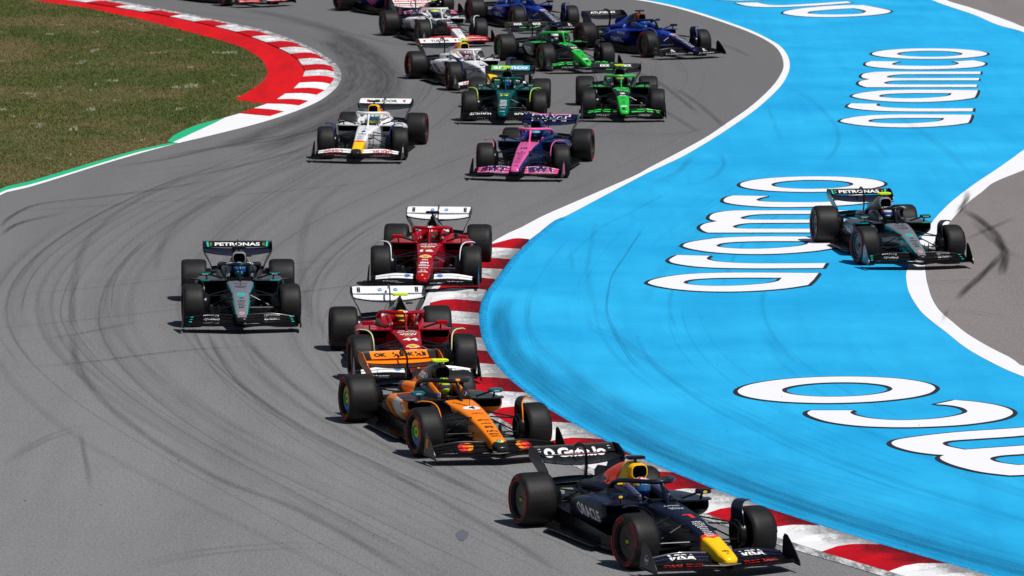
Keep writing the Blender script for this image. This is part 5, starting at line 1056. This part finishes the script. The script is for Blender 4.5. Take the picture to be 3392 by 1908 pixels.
def sauber(pose,label,dl,num,ycam,helm):
    K=(.010,.013,.012); G=(.02,.50,.05)
    nose=paint(K,.3,0,.5,[(G,[(0,-1,0,-.145),(0,0,1,.18),(1,0,0,.10)])]); ch=paint(K,.3,0,.5)
    d=[rw_t('KICK',.085,w_,.24,.05,y=s*.27) for s in(-1,1)]+[nose_t(num,-.08,.16,w_,.12 if len(num)<2 else .19,.06),nose_t('WHISTLER',.11,.06,w_,.16,.03),nose_t('FIX',.28,.06,k_,.10,.03),nose_t('everdome',.40,.04,k_,.14),nose_t(BULL,.62,.10,k_,.08),nose_t('SINGHA',.74,.04,k_,.12),nose_t('KICK',.92,.085,w_,.16,.06),nose_t('K',1.09,.16,k_,.10,.10),nose_t('GENERAL',-.51,.06,w_,.2,.02)]
    d+=fw_t(checks(9,4,3,.6),.16,grn,.68,x=.74,parts='23')+fw_t('MASCOT',.05,w_,.32,x=.96,parts='01')+pod_t('KICK',-1.75,.46,.22,w_,b=.05)+cov_s(T_('KICK',.05),-2.15,.88,.10,w_,y=.3,vt=.15)+fend_t('KICK',.07,w_)
    d+=[('chassis',checks(7,9,5,.55),(-.62,0,.7),UY,NV,.62,.36,grn),('engine_cover',checks(8,5,6,.4),(-2.0,0,1.2),UY,(-1,0,0),.3,.16,grn),('halo',T_('KICK',.04),(-1.06,0,.93),UY,(-.5,0,.8),.025,None,w_)]
    for n_,s in(('L',1),('R',-1)): d+=[('sidepod'+n_,checks(10,6,7,.45),(-1.4,s*.5,.9),UY,(-1,0,0),.5,.45,grn)]
    d+=[('headrest',T_('36',.02),(-1.3,s*.20,.72),UY,(-.3,0,1),.05,None,w_) for s in(1,-1)]
    return dict(pose=pose,label=label,dlabel=dl,ycam=ycam,suit=(.02,.03,.02),helmet=helm,decals=d,wheel=paint((.015,.14,.03),.4) if num=='27' else None,
      m=dict(chassis=ch,nose=nose,cover=paint(K,.3,0,.5),pod=paint(K,.3,0,.5),halo=flat((.02,.50,.05),.3),fw=[None]*4,rflap=paint((.02,.02,.022),.3),rmain=paint((.012,.012,.014),.3,0,.3,[((.02,.45,.05),[(-1,0,0,3.96),(0,1,0,.05),(0,-1,0,-.25)])])))
def williams(pose,label,dl,num,box,ycam):
    B=(.006,.030,.30); D_=(.008,.012,.06)
    body=paint(B,.25,.3,.8); nose=paint(B,.28,.3,.7,[(D_,[(1,0,0,-.2)])])
    cov=paint(B,.25,.3,.8,([((.012,.012,.014),[(1,0,0,-2.30),(0,0,1,.74)]),((.28,.05,.02),[(1,0,0,-2.04),(0,0,1,.78)])] if box else [((.012,.014,.05),[(1,0,0,-2.1),(0,0,1,.78)])]))
    d=[rw_t('ATLASSIAN',.090,w_,.78,.03)]+[nose_t(num,-.10,.12,w_,.17,.05),nose_t(OVAL,.04,.12,w_,.17),nose_t(OVAL,.04,.10,r_,.13,off=.006)]+nlist(['santander','DURACELL','KRAKEN','komatsu','BREMONT','BARCLAYS','PIRELLI','W'],.20,1.05,.055,w_,.13)
    d+=fw_t(shape2d([[(-.5,-.45),(-.05,-.45),(0,.1),(.1,-.45),(.5,-.45),(.1,.5),(-.05,.5)]]),.17,w_,.13,x=.78,y=.5,parts='123')+fw_t('ATLASSIAN',.045,w_,.55,x=.98,y=.5,parts='01')+pod_t('KOMATSU',-2.05,.42,.10,w_)+pod_t('MYPROTEIN',-1.62,.59,.06,w_)+cov_s(T_('ATLASSIAN',.03),-2.35,.60,.085,w_,y=.5,vt=.7)+fend_t('bw',.06,w_,z=.32)+fend_t('ACCRES',.03,w_,z=.2)
    d+=cov_s(shape2d([[(-.5,-.5),(0,.5),(.2,.1),(-.1,-.5)]]),-2.25,.78,.09,w_,y=.4)
    return dict(pose=pose,label=label,dlabel=dl,ycam=ycam,suit=(.02,.06,.3),helmet=paint((.02,.08,.45),.25,0,1,[((.7,.7,.72),[(1,0,0,-1.66),(0,0,-1,-.73)])]),visor=(.02,.05,.10),decals=d,
      m=dict(chassis=body,nose=nose,cover=cov,pod=body,halo=paint((.012,.014,.03),.3),fw=[None,None,None,None],rflap=paint((.018,.018,.02),.3),rmain=paint((.012,.012,.014),.3),fend=paint((.010,.012,.03),.3),fedge=flat((.10,.12,.40)),intake=paint((.28,.05,.02),.3) if box else paint((.012,.014,.05),.3),head=paint((.015,.08,.40),.3),rend=paint((.012,.02,.07),.3)))
def haas(pose,label,dl,num,ycam):
    W=(.80,.80,.80)
    nose=paint(W,.28,0,.6,[((.012,.012,.02),[(-1,0,0,-.42)]),((.6,.02,.03),[(-1,0,0,-.45),(1,0,0,.40)]),((.6,.02,.03),[(0,1,0,.120),(-1,0,0,-.42),(0,0,1,.45)])]); ch=paint((.012,.012,.02),.28,0,.6,[(W,[(-1,0,0,.72),(0,0,1,.52)]),((.6,.02,.03),[(.1,1,0,.165),(-.1,-1,0,-.20),(0,0,1,.5),(1,0,0,-.7)])])
    cov=paint((.018,.018,.026),.28,0,.6,[((.60,.02,.03),[(0,0,1,.80)])])
    pod=paint(W,.28,0,.6,[((.02,.02,.025),[(0,0,-1,-.33)])])
    d=[rw_t('MoneyGram',.10,r_,1.0,.03),('rear_wing',T_('MoneyGram',.03),(-3.9,0,.86),UY,(-1,0,.25),.10,1.0,r_)]+[nose_t(num,-.12,.15,w_,.19,.05),nose_t('MoneyGram',.12,.09,w_,.24,.04),nose_t('Haas',-.33,.08,r_,.15,.03),nose_t('CHIPOTLE',.28,.06,w_,.2,.03)]+nlist(['PALM ANGELS','PIRELLI','OREO','CASTORE'],.55,.95,.04,k_,.12)
    d+=fw_t('MoneyGram',.10,w_,.6,x=.74,parts='23')+fw_t('MoneyGram',.06,w_,.6,x=.88,parts='1')+pod_t('HAAS',-1.95,.46,.22,k_,b=.05,i=.15)+fend_t(BOX,.20,w_,.13,x=.72,z=.28)+cov_s(T_('Haas',.03),-2.2,.9,.09,w_,y=.3,vt=.15)
    return dict(pose=pose,label=label,dlabel=dl,ycam=ycam,suit=(.03,.03,.035),helmet=paint((.03,.08,.30),.25,0,1,[((.60,.75,.05),[(0,0,1,.80)]),((.02,.02,.03),[(0,0,1,.86)])]),visor=(.02,.03,.10),decals=d,ring=(.45,.45,.45),
      m=dict(chassis=ch,nose=nose,cover=cov,pod=pod,halo=flat(W,.3),fw=[None,WZ((.60,.02,.025),.15),WZ((.60,.02,.025),.15),WZ((.60,.02,.025),.15)],rflap=flat((.75,.72,.72),.3),rmain=flat((.75,.72,.72),.3),fedge=flat(WHITE),head=paint(W,.3),intake=paint((.012,.012,.015),.3),mirror=carbon()))
CARS=[]
# navy leader
RB=(.006,.009,.026)
d=[nose_t(shape2d([[(-.5,.28),(-.42,.5),(.38,.5),(.38,-.5),(-.02,-.5),(-.02,.28)]]),-.17,.17,flat((.75,.03,.02)),.13),nose_t('HRC',1.05,.05,k_,.10,.02),nose_t(OVAL,1.12,.03,r_,.04)]+nlist(['VISA','GATE.IO','AT&T','AVEVA','Ford','CDW','ZOOM','PIRELLI','Mobil 1'],.07,.56,.036,w_,{'VISA':.14,'GATE.IO':.16,'AT&T':.15,'AVEVA':.14,'Ford':.10,'CDW':.10,'ZOOM':.12,'PIRELLI':.13,'Mobil 1':.12})+[nose_t('TAG Heuer',-.60,.10,flat((.45,.62,.58)),.20,.02),nose_t('CITRIX',-.75,.04,w_,.22),('chassis',T_('1Password',.01),(-.42,-.4,.52),(1,0,-.08),(0,.2,1),.055,None,gry),('chassis',T_('1Password',.01),(-.42,.4,.52),(-1,0,.08),(0,-.2,1),.055,None,gry)]
d+=pod_t('ORACLE',-1.78,.50,.150,w_,.80,b=.025,v=.04)+cov_s(T_('HONDA',.04),-2.62,.64,.075,w_,y=.5,vt=.6,tilt=-.05)+cov_s(BULL,-2.35,.86,.26,flat((.78,.045,.010)),y=.3,vt=.2)
d+=fw_t('VISA',.15,w_,.36,b=.04,x=.76,y=.50,i=.15,parts='23')+fw_t('Red Bull',.05,r_,.50,x=.95,b=.02,y=.55,parts='01')+rw_v('Gate.io',.125,w_,.70,.05,y=.09)+rw_v(disc2d(.5,.5,24,.45),.125,w_,.15,.0,y=-.38)
for s in(-1,1):
    for q in(-.03,.03): d+=[('rear_flap',DISC,(-4.03+q*.5,s*.50,.94-q*.6),UY,(-.55,0,.5),.016,None,w_,{'cuts':1}),('rear_flap',DISC,(-4.03+q*.5,s*.52,.94-q*.6),UY,(-.55,0,.5),.012,None,w_,{'cuts':1})]
d+=rend_t('Mobil 1',.085,w_)+fend_t(RING,.13,gry,.13,x=.76,z=.25)+fend_t('Esso',.045,w_,x=.76,z=.25,b=.03)+mir_t(OVAL,y_,.035)+[('chassis',OVAL,(-1.55,-.5,.62),(1,0,0),(0,.6,1),.035,None,y_),('halo',T_('ORACLE',.0),(-1.06,0,.95),UY,(-1,0,.5),.02,None,gry)]
d+=[('headrest',T_('HONDA',.02),(-1.3,s*.20,.72),UY,(-.3,0,1),.022,None,w_) for s in(1,-1)]+pod_t('SIEMENS',-1.72,.33,.03,gry)+[('fairL',RING,(.3,.6,.66),(.1,-1,0),(0,0,1),.09,None,gry)]
nose=paint(RB,.36,0,.4,[((.78,.045,.010),[(1,0,0,.47),(0,0,1,.1)]),((.95,.56,.008),[(1,.6,0,.60),(0,0,1,.1)])])
cov=paint(RB,.36,0,.4,[((.78,.045,.010),[(0,0,1,.775),(1,0,0,-2.74)]),((.95,.56,.008),[(1,0,0,-2.12),(0,0,1,.77)])])
rb=paint(RB,.36,0,.4)
CARS.append(dict(pose=(2.36,71.195,-67.96,6.87),label='dark navy racing car with red number 1 and yellow nose tip, nearest the bottom edge',dlabel='driver in blue, white and red helmet seated in the dark navy car',suit=(.015,.02,.08),glove=(.5,.03,.03),
 helmet=paint((.02,.04,.28),.25,0,1,[((.7,.7,.72),[(0,0,1,.835)]),((.75,.5,.05),[(0,1,0,.07),(0,0,-1,-.82),(0,0,1,.72)])]),hdecals=[(checks(6,4,4,.55),(-1.72,0,1.0),UY,(-1,0,0),.13,flat((.6,.03,.04))),(T_('ORACLE',.02),(-1.5,0,.815),UY,(0,0,1),.020,w_)],visor=(.03,.16,.30),decals=d,nut=(.35,.5,.05),
 m=dict(chassis=rb,nose=nose,cover=cov,pod=rb,halo=rb,mirror=rb,head=paint((.10,.11,.22),.5,0,0,[((.85,.40,.01),[(-1,0,0,1.78)])]),fw=[None,None,rb,rb],rflap=paint((.012,.012,.014),.3),rmain=paint((.012,.012,.014),.3),rend=rb,fend=paint((.011,.012,.020),.3),intake=flat((.95,.50,.008),.3),fair=rb)))
# orange and black
OR=(.95,.235,.004)
nose=paint((.014,.014,.016),.3,0,.5,[(OR,[(0,0,1,.2),(-1,0,0,-1.0),(0,-1,-.05,-.19)])]); ch=paint((.014,.014,.018),.3,0,.5,[(OR,[(0,0,1,.545),(1,0,0,-.98),(0,-1,0,-.215)])])
cov=paint((.014,.015,.018),.3,0,.5,[(OR,[(0,0,-1,-.76),(-1,0,0,1.98),(1,0,0,-2.9)])])
pod=paint((.014,.014,.018),.3,0,.5,[(OR,[(-1,0,.9,1.55),(0,0,-1,-.635)]),((.6,.6,.6),[(-1,0,.9,1.95),(1,0,-.9,-2.30),(0,0,-1,-.63)])])
d=[nose_t('OKX',.05,.01,k_)][:0]
q1=shape2d([[(-.5,0),(-.43,-.25),(0,-.5),(.25,-.43),(0,0)]]); q2=shape2d([[(0,-.5),(.43,-.25),(.5,.1),(.3,.3),(0,0)]])
d+=[nose_t(disc2d(.5,.5,26),-.36,.22,w_,.26),nose_t('4',-.36,.15,k_,.10,.05,i=.15,off=.007),nose_t('Hilton',-.01-.04,.07,r_,.17),nose_t('allwyn',.25,.075,k_,.18,.03),nose_t('webex',.38,.055,k_,.16,.01),nose_t('NEW ERA',.53,.08,k_,.13,.03),nose_t('FxPro',.69,.07,k_,.16,.02),nose_t('DEWALT',.80,.05,k_,.16,.04),nose_t('PIRELLI',.88,.04,k_,.14,.03),
    nose_t(DISC,1.07,.13,r_,.09),nose_t(q1,1.07,.13,grn,.07,y=-.01,off=.005),nose_t(q2,1.07,.13,y_,.05,y=.01,off=.005),nose_t(DISC,1.07,.075,w_,.05,off=.008),nose_t(DISC,1.07,.055,blu,.036,off=.010),
    ('chassis',T_('RICHARD MILLE',.02),(-.62,-.12,.7),(.9,.35,0),NV,.04,.34,k_),('chassis',T_('DP WORLD',.01),(-.32,-.4,.47),(1,0,-.05),(0,.2,1),.05,None,gry)]
d+=[rw_t(checks(6,5,11,.55),.10,k_,.16,y=s) for s in(-.02,.34)]+[rw_t('OK',.085,k_,.20,.06,y=s) for s in(-.30,.14)]
d+=pod_t('VELO',-1.45,.55,.12,w_,.42,b=.04)+[('sidepod'+n_,checks(3,6,None or 1,None),(-2.02,s*.9,.46),(-s,0,0),(0,-s*.2,1),.26,.14,k_) for n_,s in(('L',1),('R',-1))]
d+=cov_s(T_('chrome',.03),-2.32,.90,.13,w_,y=.3,vt=.1)+cov_s(RING,-2.02,.90,.07,r_,y=.3,vt=.1)+mir_t('allwyn',w_,.030)+[('halo',DISC,(-1.06,0,.93),UY,(-.5,0,.8),.05,.07,org)]
d+=[q for s_,m_ in((.02,r_),(-.05,org)) for q in fw_t(DISC,.20,m_,.16,y=.46+s_,x=.80,parts='123')]+fend_t(BOX,.13,org,.13,x=.70,z=.30)+rend_t('DELL',.06,k_)
d+=[('headrest',DISC,(-1.3,s*.20,.71),UY,(-.3,0,1),.06,None,w_) for s in(1,-1)]+[('headrest',DISC,(-1.3,s*.20,.71),UY,(-.3,0,1),.035,None,blu,{'off':.006}) for s in(1,-1)]
CARS.append(dict(pose=(-.476,80.584,-72.14,3.9),label='orange and black racing car with number 4 and multicoloured wheel covers',dlabel='driver in lime green helmet seated in the orange and black car',ycam=True,suit=(.03,.03,.035),helmet=paint((.45,.70,.02),.25,0,1),hdecals=[(checks(16,14,9,.35),(-1.72,0,1.0),UY,(-1,0,0),.22,k_)]+[(checks(9,10,13,.4),(-1.7,s*.3,.78),(-s,0,0),(0,0,1),.17,k_) for s in(1,-1)],visor=(.10,.05,.14),decals=d,wheel='quad',
 m=dict(chassis=ch,nose=nose,cover=cov,pod=pod,halo=paint((.014,.014,.018),.3),mirror=flat((.01,.14,.17),.3),head=flat((.80,.19,.01),.4),fw=[None]*4,rflap=paint((.02,.02,.022),.3,0,.4,[(OR,[(0,-1,0,-.455)])]),rmain=paint((.014,.014,.016),.3,0,.4,[(OR,[(-1,0,0,3.90)])]),rend=flat((.55,.13,.02),.35),fedge=org,intake=paint((.008,.008,.01),.3))))
CARS.append(ferrari(True,'44',(-1.593,88.471,-83.19,3.2),'dark red racing car with number 44, right behind the orange car','driver in yellow helmet seated in the red car numbered 44',paint((.80,.52,.01),.25,0,1,[((.5,.02,.02),[(0,0,-1,-.72)])]),(.10,.03,.03),[(T_('hp',.02),(-1.6,0,.86),UY,(-.5,0,1),.03,blu)]))
CARS.append(ferrari(False,'16',(-1.559,100.77,-92.69,5.8),'dark red racing car with number 16 running over the start of the kerb','driver in red and white helmet seated in the red car numbered 16',paint((.62,.02,.02),.25,0,1,[((.78,.78,.78),[(0,-1,0,-.018),(0,0,1,.8)]),((.55,.55,.55),[(0,0,-1,-.715)])]),(.16,.06,.07),[]))
CARS.append(merc(False,paint((.12,.55,.72),.25,0,1,[((.02,.10,.30),[(0,0,1,.80),(0,0,-1,-.83)])]),[(T_('HINTED',.0),(-1.6,0,.82),UY,(0,0,1),.012,w_)][:0],(-4.632,95.01,-86.32,4.1),'black racing car with silver nose alone on the left of the track','driver in light blue helmet seated in the black and silver car on the left',(.02,.08,.35)))
CARS.append(merc(True,paint((.60,.60,.62),.25,0,1,[((.62,.02,.03),[(0,1,0,.075)]),((.02,.25,.12),[(0,0,-1,-.72)]),((.6,.02,.03),[(0,-1,0,-.02),(0,0,1,.84)])]),[],(7.42,104.38,-80.28,8.1),'black racing car with silver nose and yellow camera, off track on the blue run-off','driver in white, red and blue helmet seated in the black car on the blue',(.02,.08,.40)))
CARS.append(alpine((.229,120.12,-99.04,14),'blue and pink racing car with number 10 and pink halo','driver in light blue and black helmet seated in the pink and blue car numbered 10','10'))
CARS.append(bulls((-3.328,123.83,-96.17,12),'white racing car with number 6 and yellow nose tip, alone left of the pink one','driver in blue and yellow helmet seated in the white car numbered 6','6',False,paint((.03,.08,.30),.25,0,1,[((.55,.75,.05),[(0,1,0,.06),(0,0,1,.80)]),((.65,.8,.05),[(0,0,-1,-.71)]),((.65,.68,.7),[(0,0,1,.80),(0,-1,0,-.04)])]),(.02,.12,.25)))
G=(.0,.085,.080); gb=paint(G,.27,.3,.7)
d=[('rear_flap',BOX,(-4.03,.235,.94),UY,(-.55,0,.5),.15,.47,flat((.04,.35,.70)),{'cuts':2}),('rear_flap',T_('aramco',.03),(-4.03,0,.94),UY,(-.55,0,.5),.105,.84,w_,{'cuts':4,'off':.006}),nose_t('14',-.14,.14,flat((.62,.78,.05)),.19,.05),nose_t('MAADEN',-.33,.05,w_,.24)]+nlist(['Maaden','XEROX','NetApp','citi','PIRELLI'],.30,.68,.065,w_,.16)+[nose_t('Valvoline',.86,.045,w_,.13),nose_t(shape2d([[(-.5,.4),(-.2,.4),(0,-.1),(0,-.5)]]),.78,.10,r_,.06,y=-.03),nose_t(shape2d([[(.5,.4),(.2,.4),(0,-.1),(0,-.5)]]),.78,.10,blu,.06,y=.03),nose_t('ASTON MARTIN',1.10,.05,w_,.12)]
d+=fw_t('aramco',.13,w_,.52,x=.76,b=.02,y=.54,parts='23')+mir_t('BOSS',w_,.03)+pod_t('aramco',-1.9,.46,.12,w_)+cov_s(T_('COGNIZANT',.02),-2.3,.65,.07,w_,y=.45)+[('headrest',SHIELD,(-1.3,s*.20,.71),UY,(-.3,0,1),.06,None,w_) for s in(1,-1)]
CARS.append(dict(pose=(-.203,133.125,-92.12,7.5),label='dark teal green racing car with lime number 14',dlabel='driver in blue and orange helmet seated in the teal green car numbered 14',ycam=True,suit=(.0,.10,.09),helmet=paint((.03,.12,.40),.25,0,1,[((.75,.35,.05),[(0,1,0,.08)])]),visor=(.02,.05,.12),decals=d,
 m=dict(chassis=gb,nose=gb,cover=paint(G,.27,.3,.7,[((.010,.012,.012),[(1,0,0,-2.3),(0,0,1,.78)])]),pod=gb,halo=gb,mirror=gb,head=gb,fw=[None]*4,rflap=paint((.012,.012,.014),.3,0,.4,[((.10,.50,.08),[(0,-1,0,-.47)])]),rmain=paint((.012,.014,.014),.3),fedge=flat((.55,.75,.05)),intake=paint((.010,.02,.02),.3))))
CARS.append(sauber((2.64,133.89,-88.69,0.2),'black and bright green racing car with number 5, beside the teal car','driver in yellow and black helmet seated in the green and black car numbered 5','5',True,paint((.60,.30,.05),.25,0,1,[((.03,.03,.035),[(0,0,-1,-.81)])])))
CARS.append(sauber((1.654,147.667,-71.84,.3),'black and bright green racing car with number 27, ahead of the two blue cars','driver in white helmet seated in the green and black car numbered 27','27',False,paint((.75,.75,.76),.25,0,1)))
CARS.append(williams((4.404,152.376,-61.77,-3),'royal blue racing car with brown-red air intake, furthest right on the track','driver in blue helmet seated in the blue car with the brown-red intake','23',True,False))
CARS.append(williams((.896,161.403,-69.12,-5),'royal blue racing car with number 55, cut by the top edge','driver in blue helmet seated in the blue car cut by the top edge','55',False,False))
CARS.append(haas((-1.722,156.246,-72.95,-4),'white and black racing car with number 87 and red front wing','driver in blue and yellow helmet seated in the white and black car numbered 87','87',True))
CARS.append(bulls((-.708,141.757,-72.88,-6),'white racing car with number 30 and yellow nose, half hidden by the teal car','driver in pink and white helmet seated in the white car numbered 30','30',True,paint((.55,.12,.25),.25,0,1,[((.7,.7,.7),[(0,-1,0,-.05)]),((.02,.02,.05),[(0,-1,0,-.02),(0,0,1,.8)])]),(.12,.03,.05)))
CARS.append(alpine((-2.775,166.27,-62.9,-1.5),'blue and pink racing car behind the white one, cut by the top edge','driver seated in the blue and pink car cut by the top edge','43'))
CARS.append(haas((-8.05,171.33,-57.2,-5),'white and red racing car at the top left, only its front wing in view','driver seated in the white and red car at the top left','31',False))
for c in CARS: build_car(c)
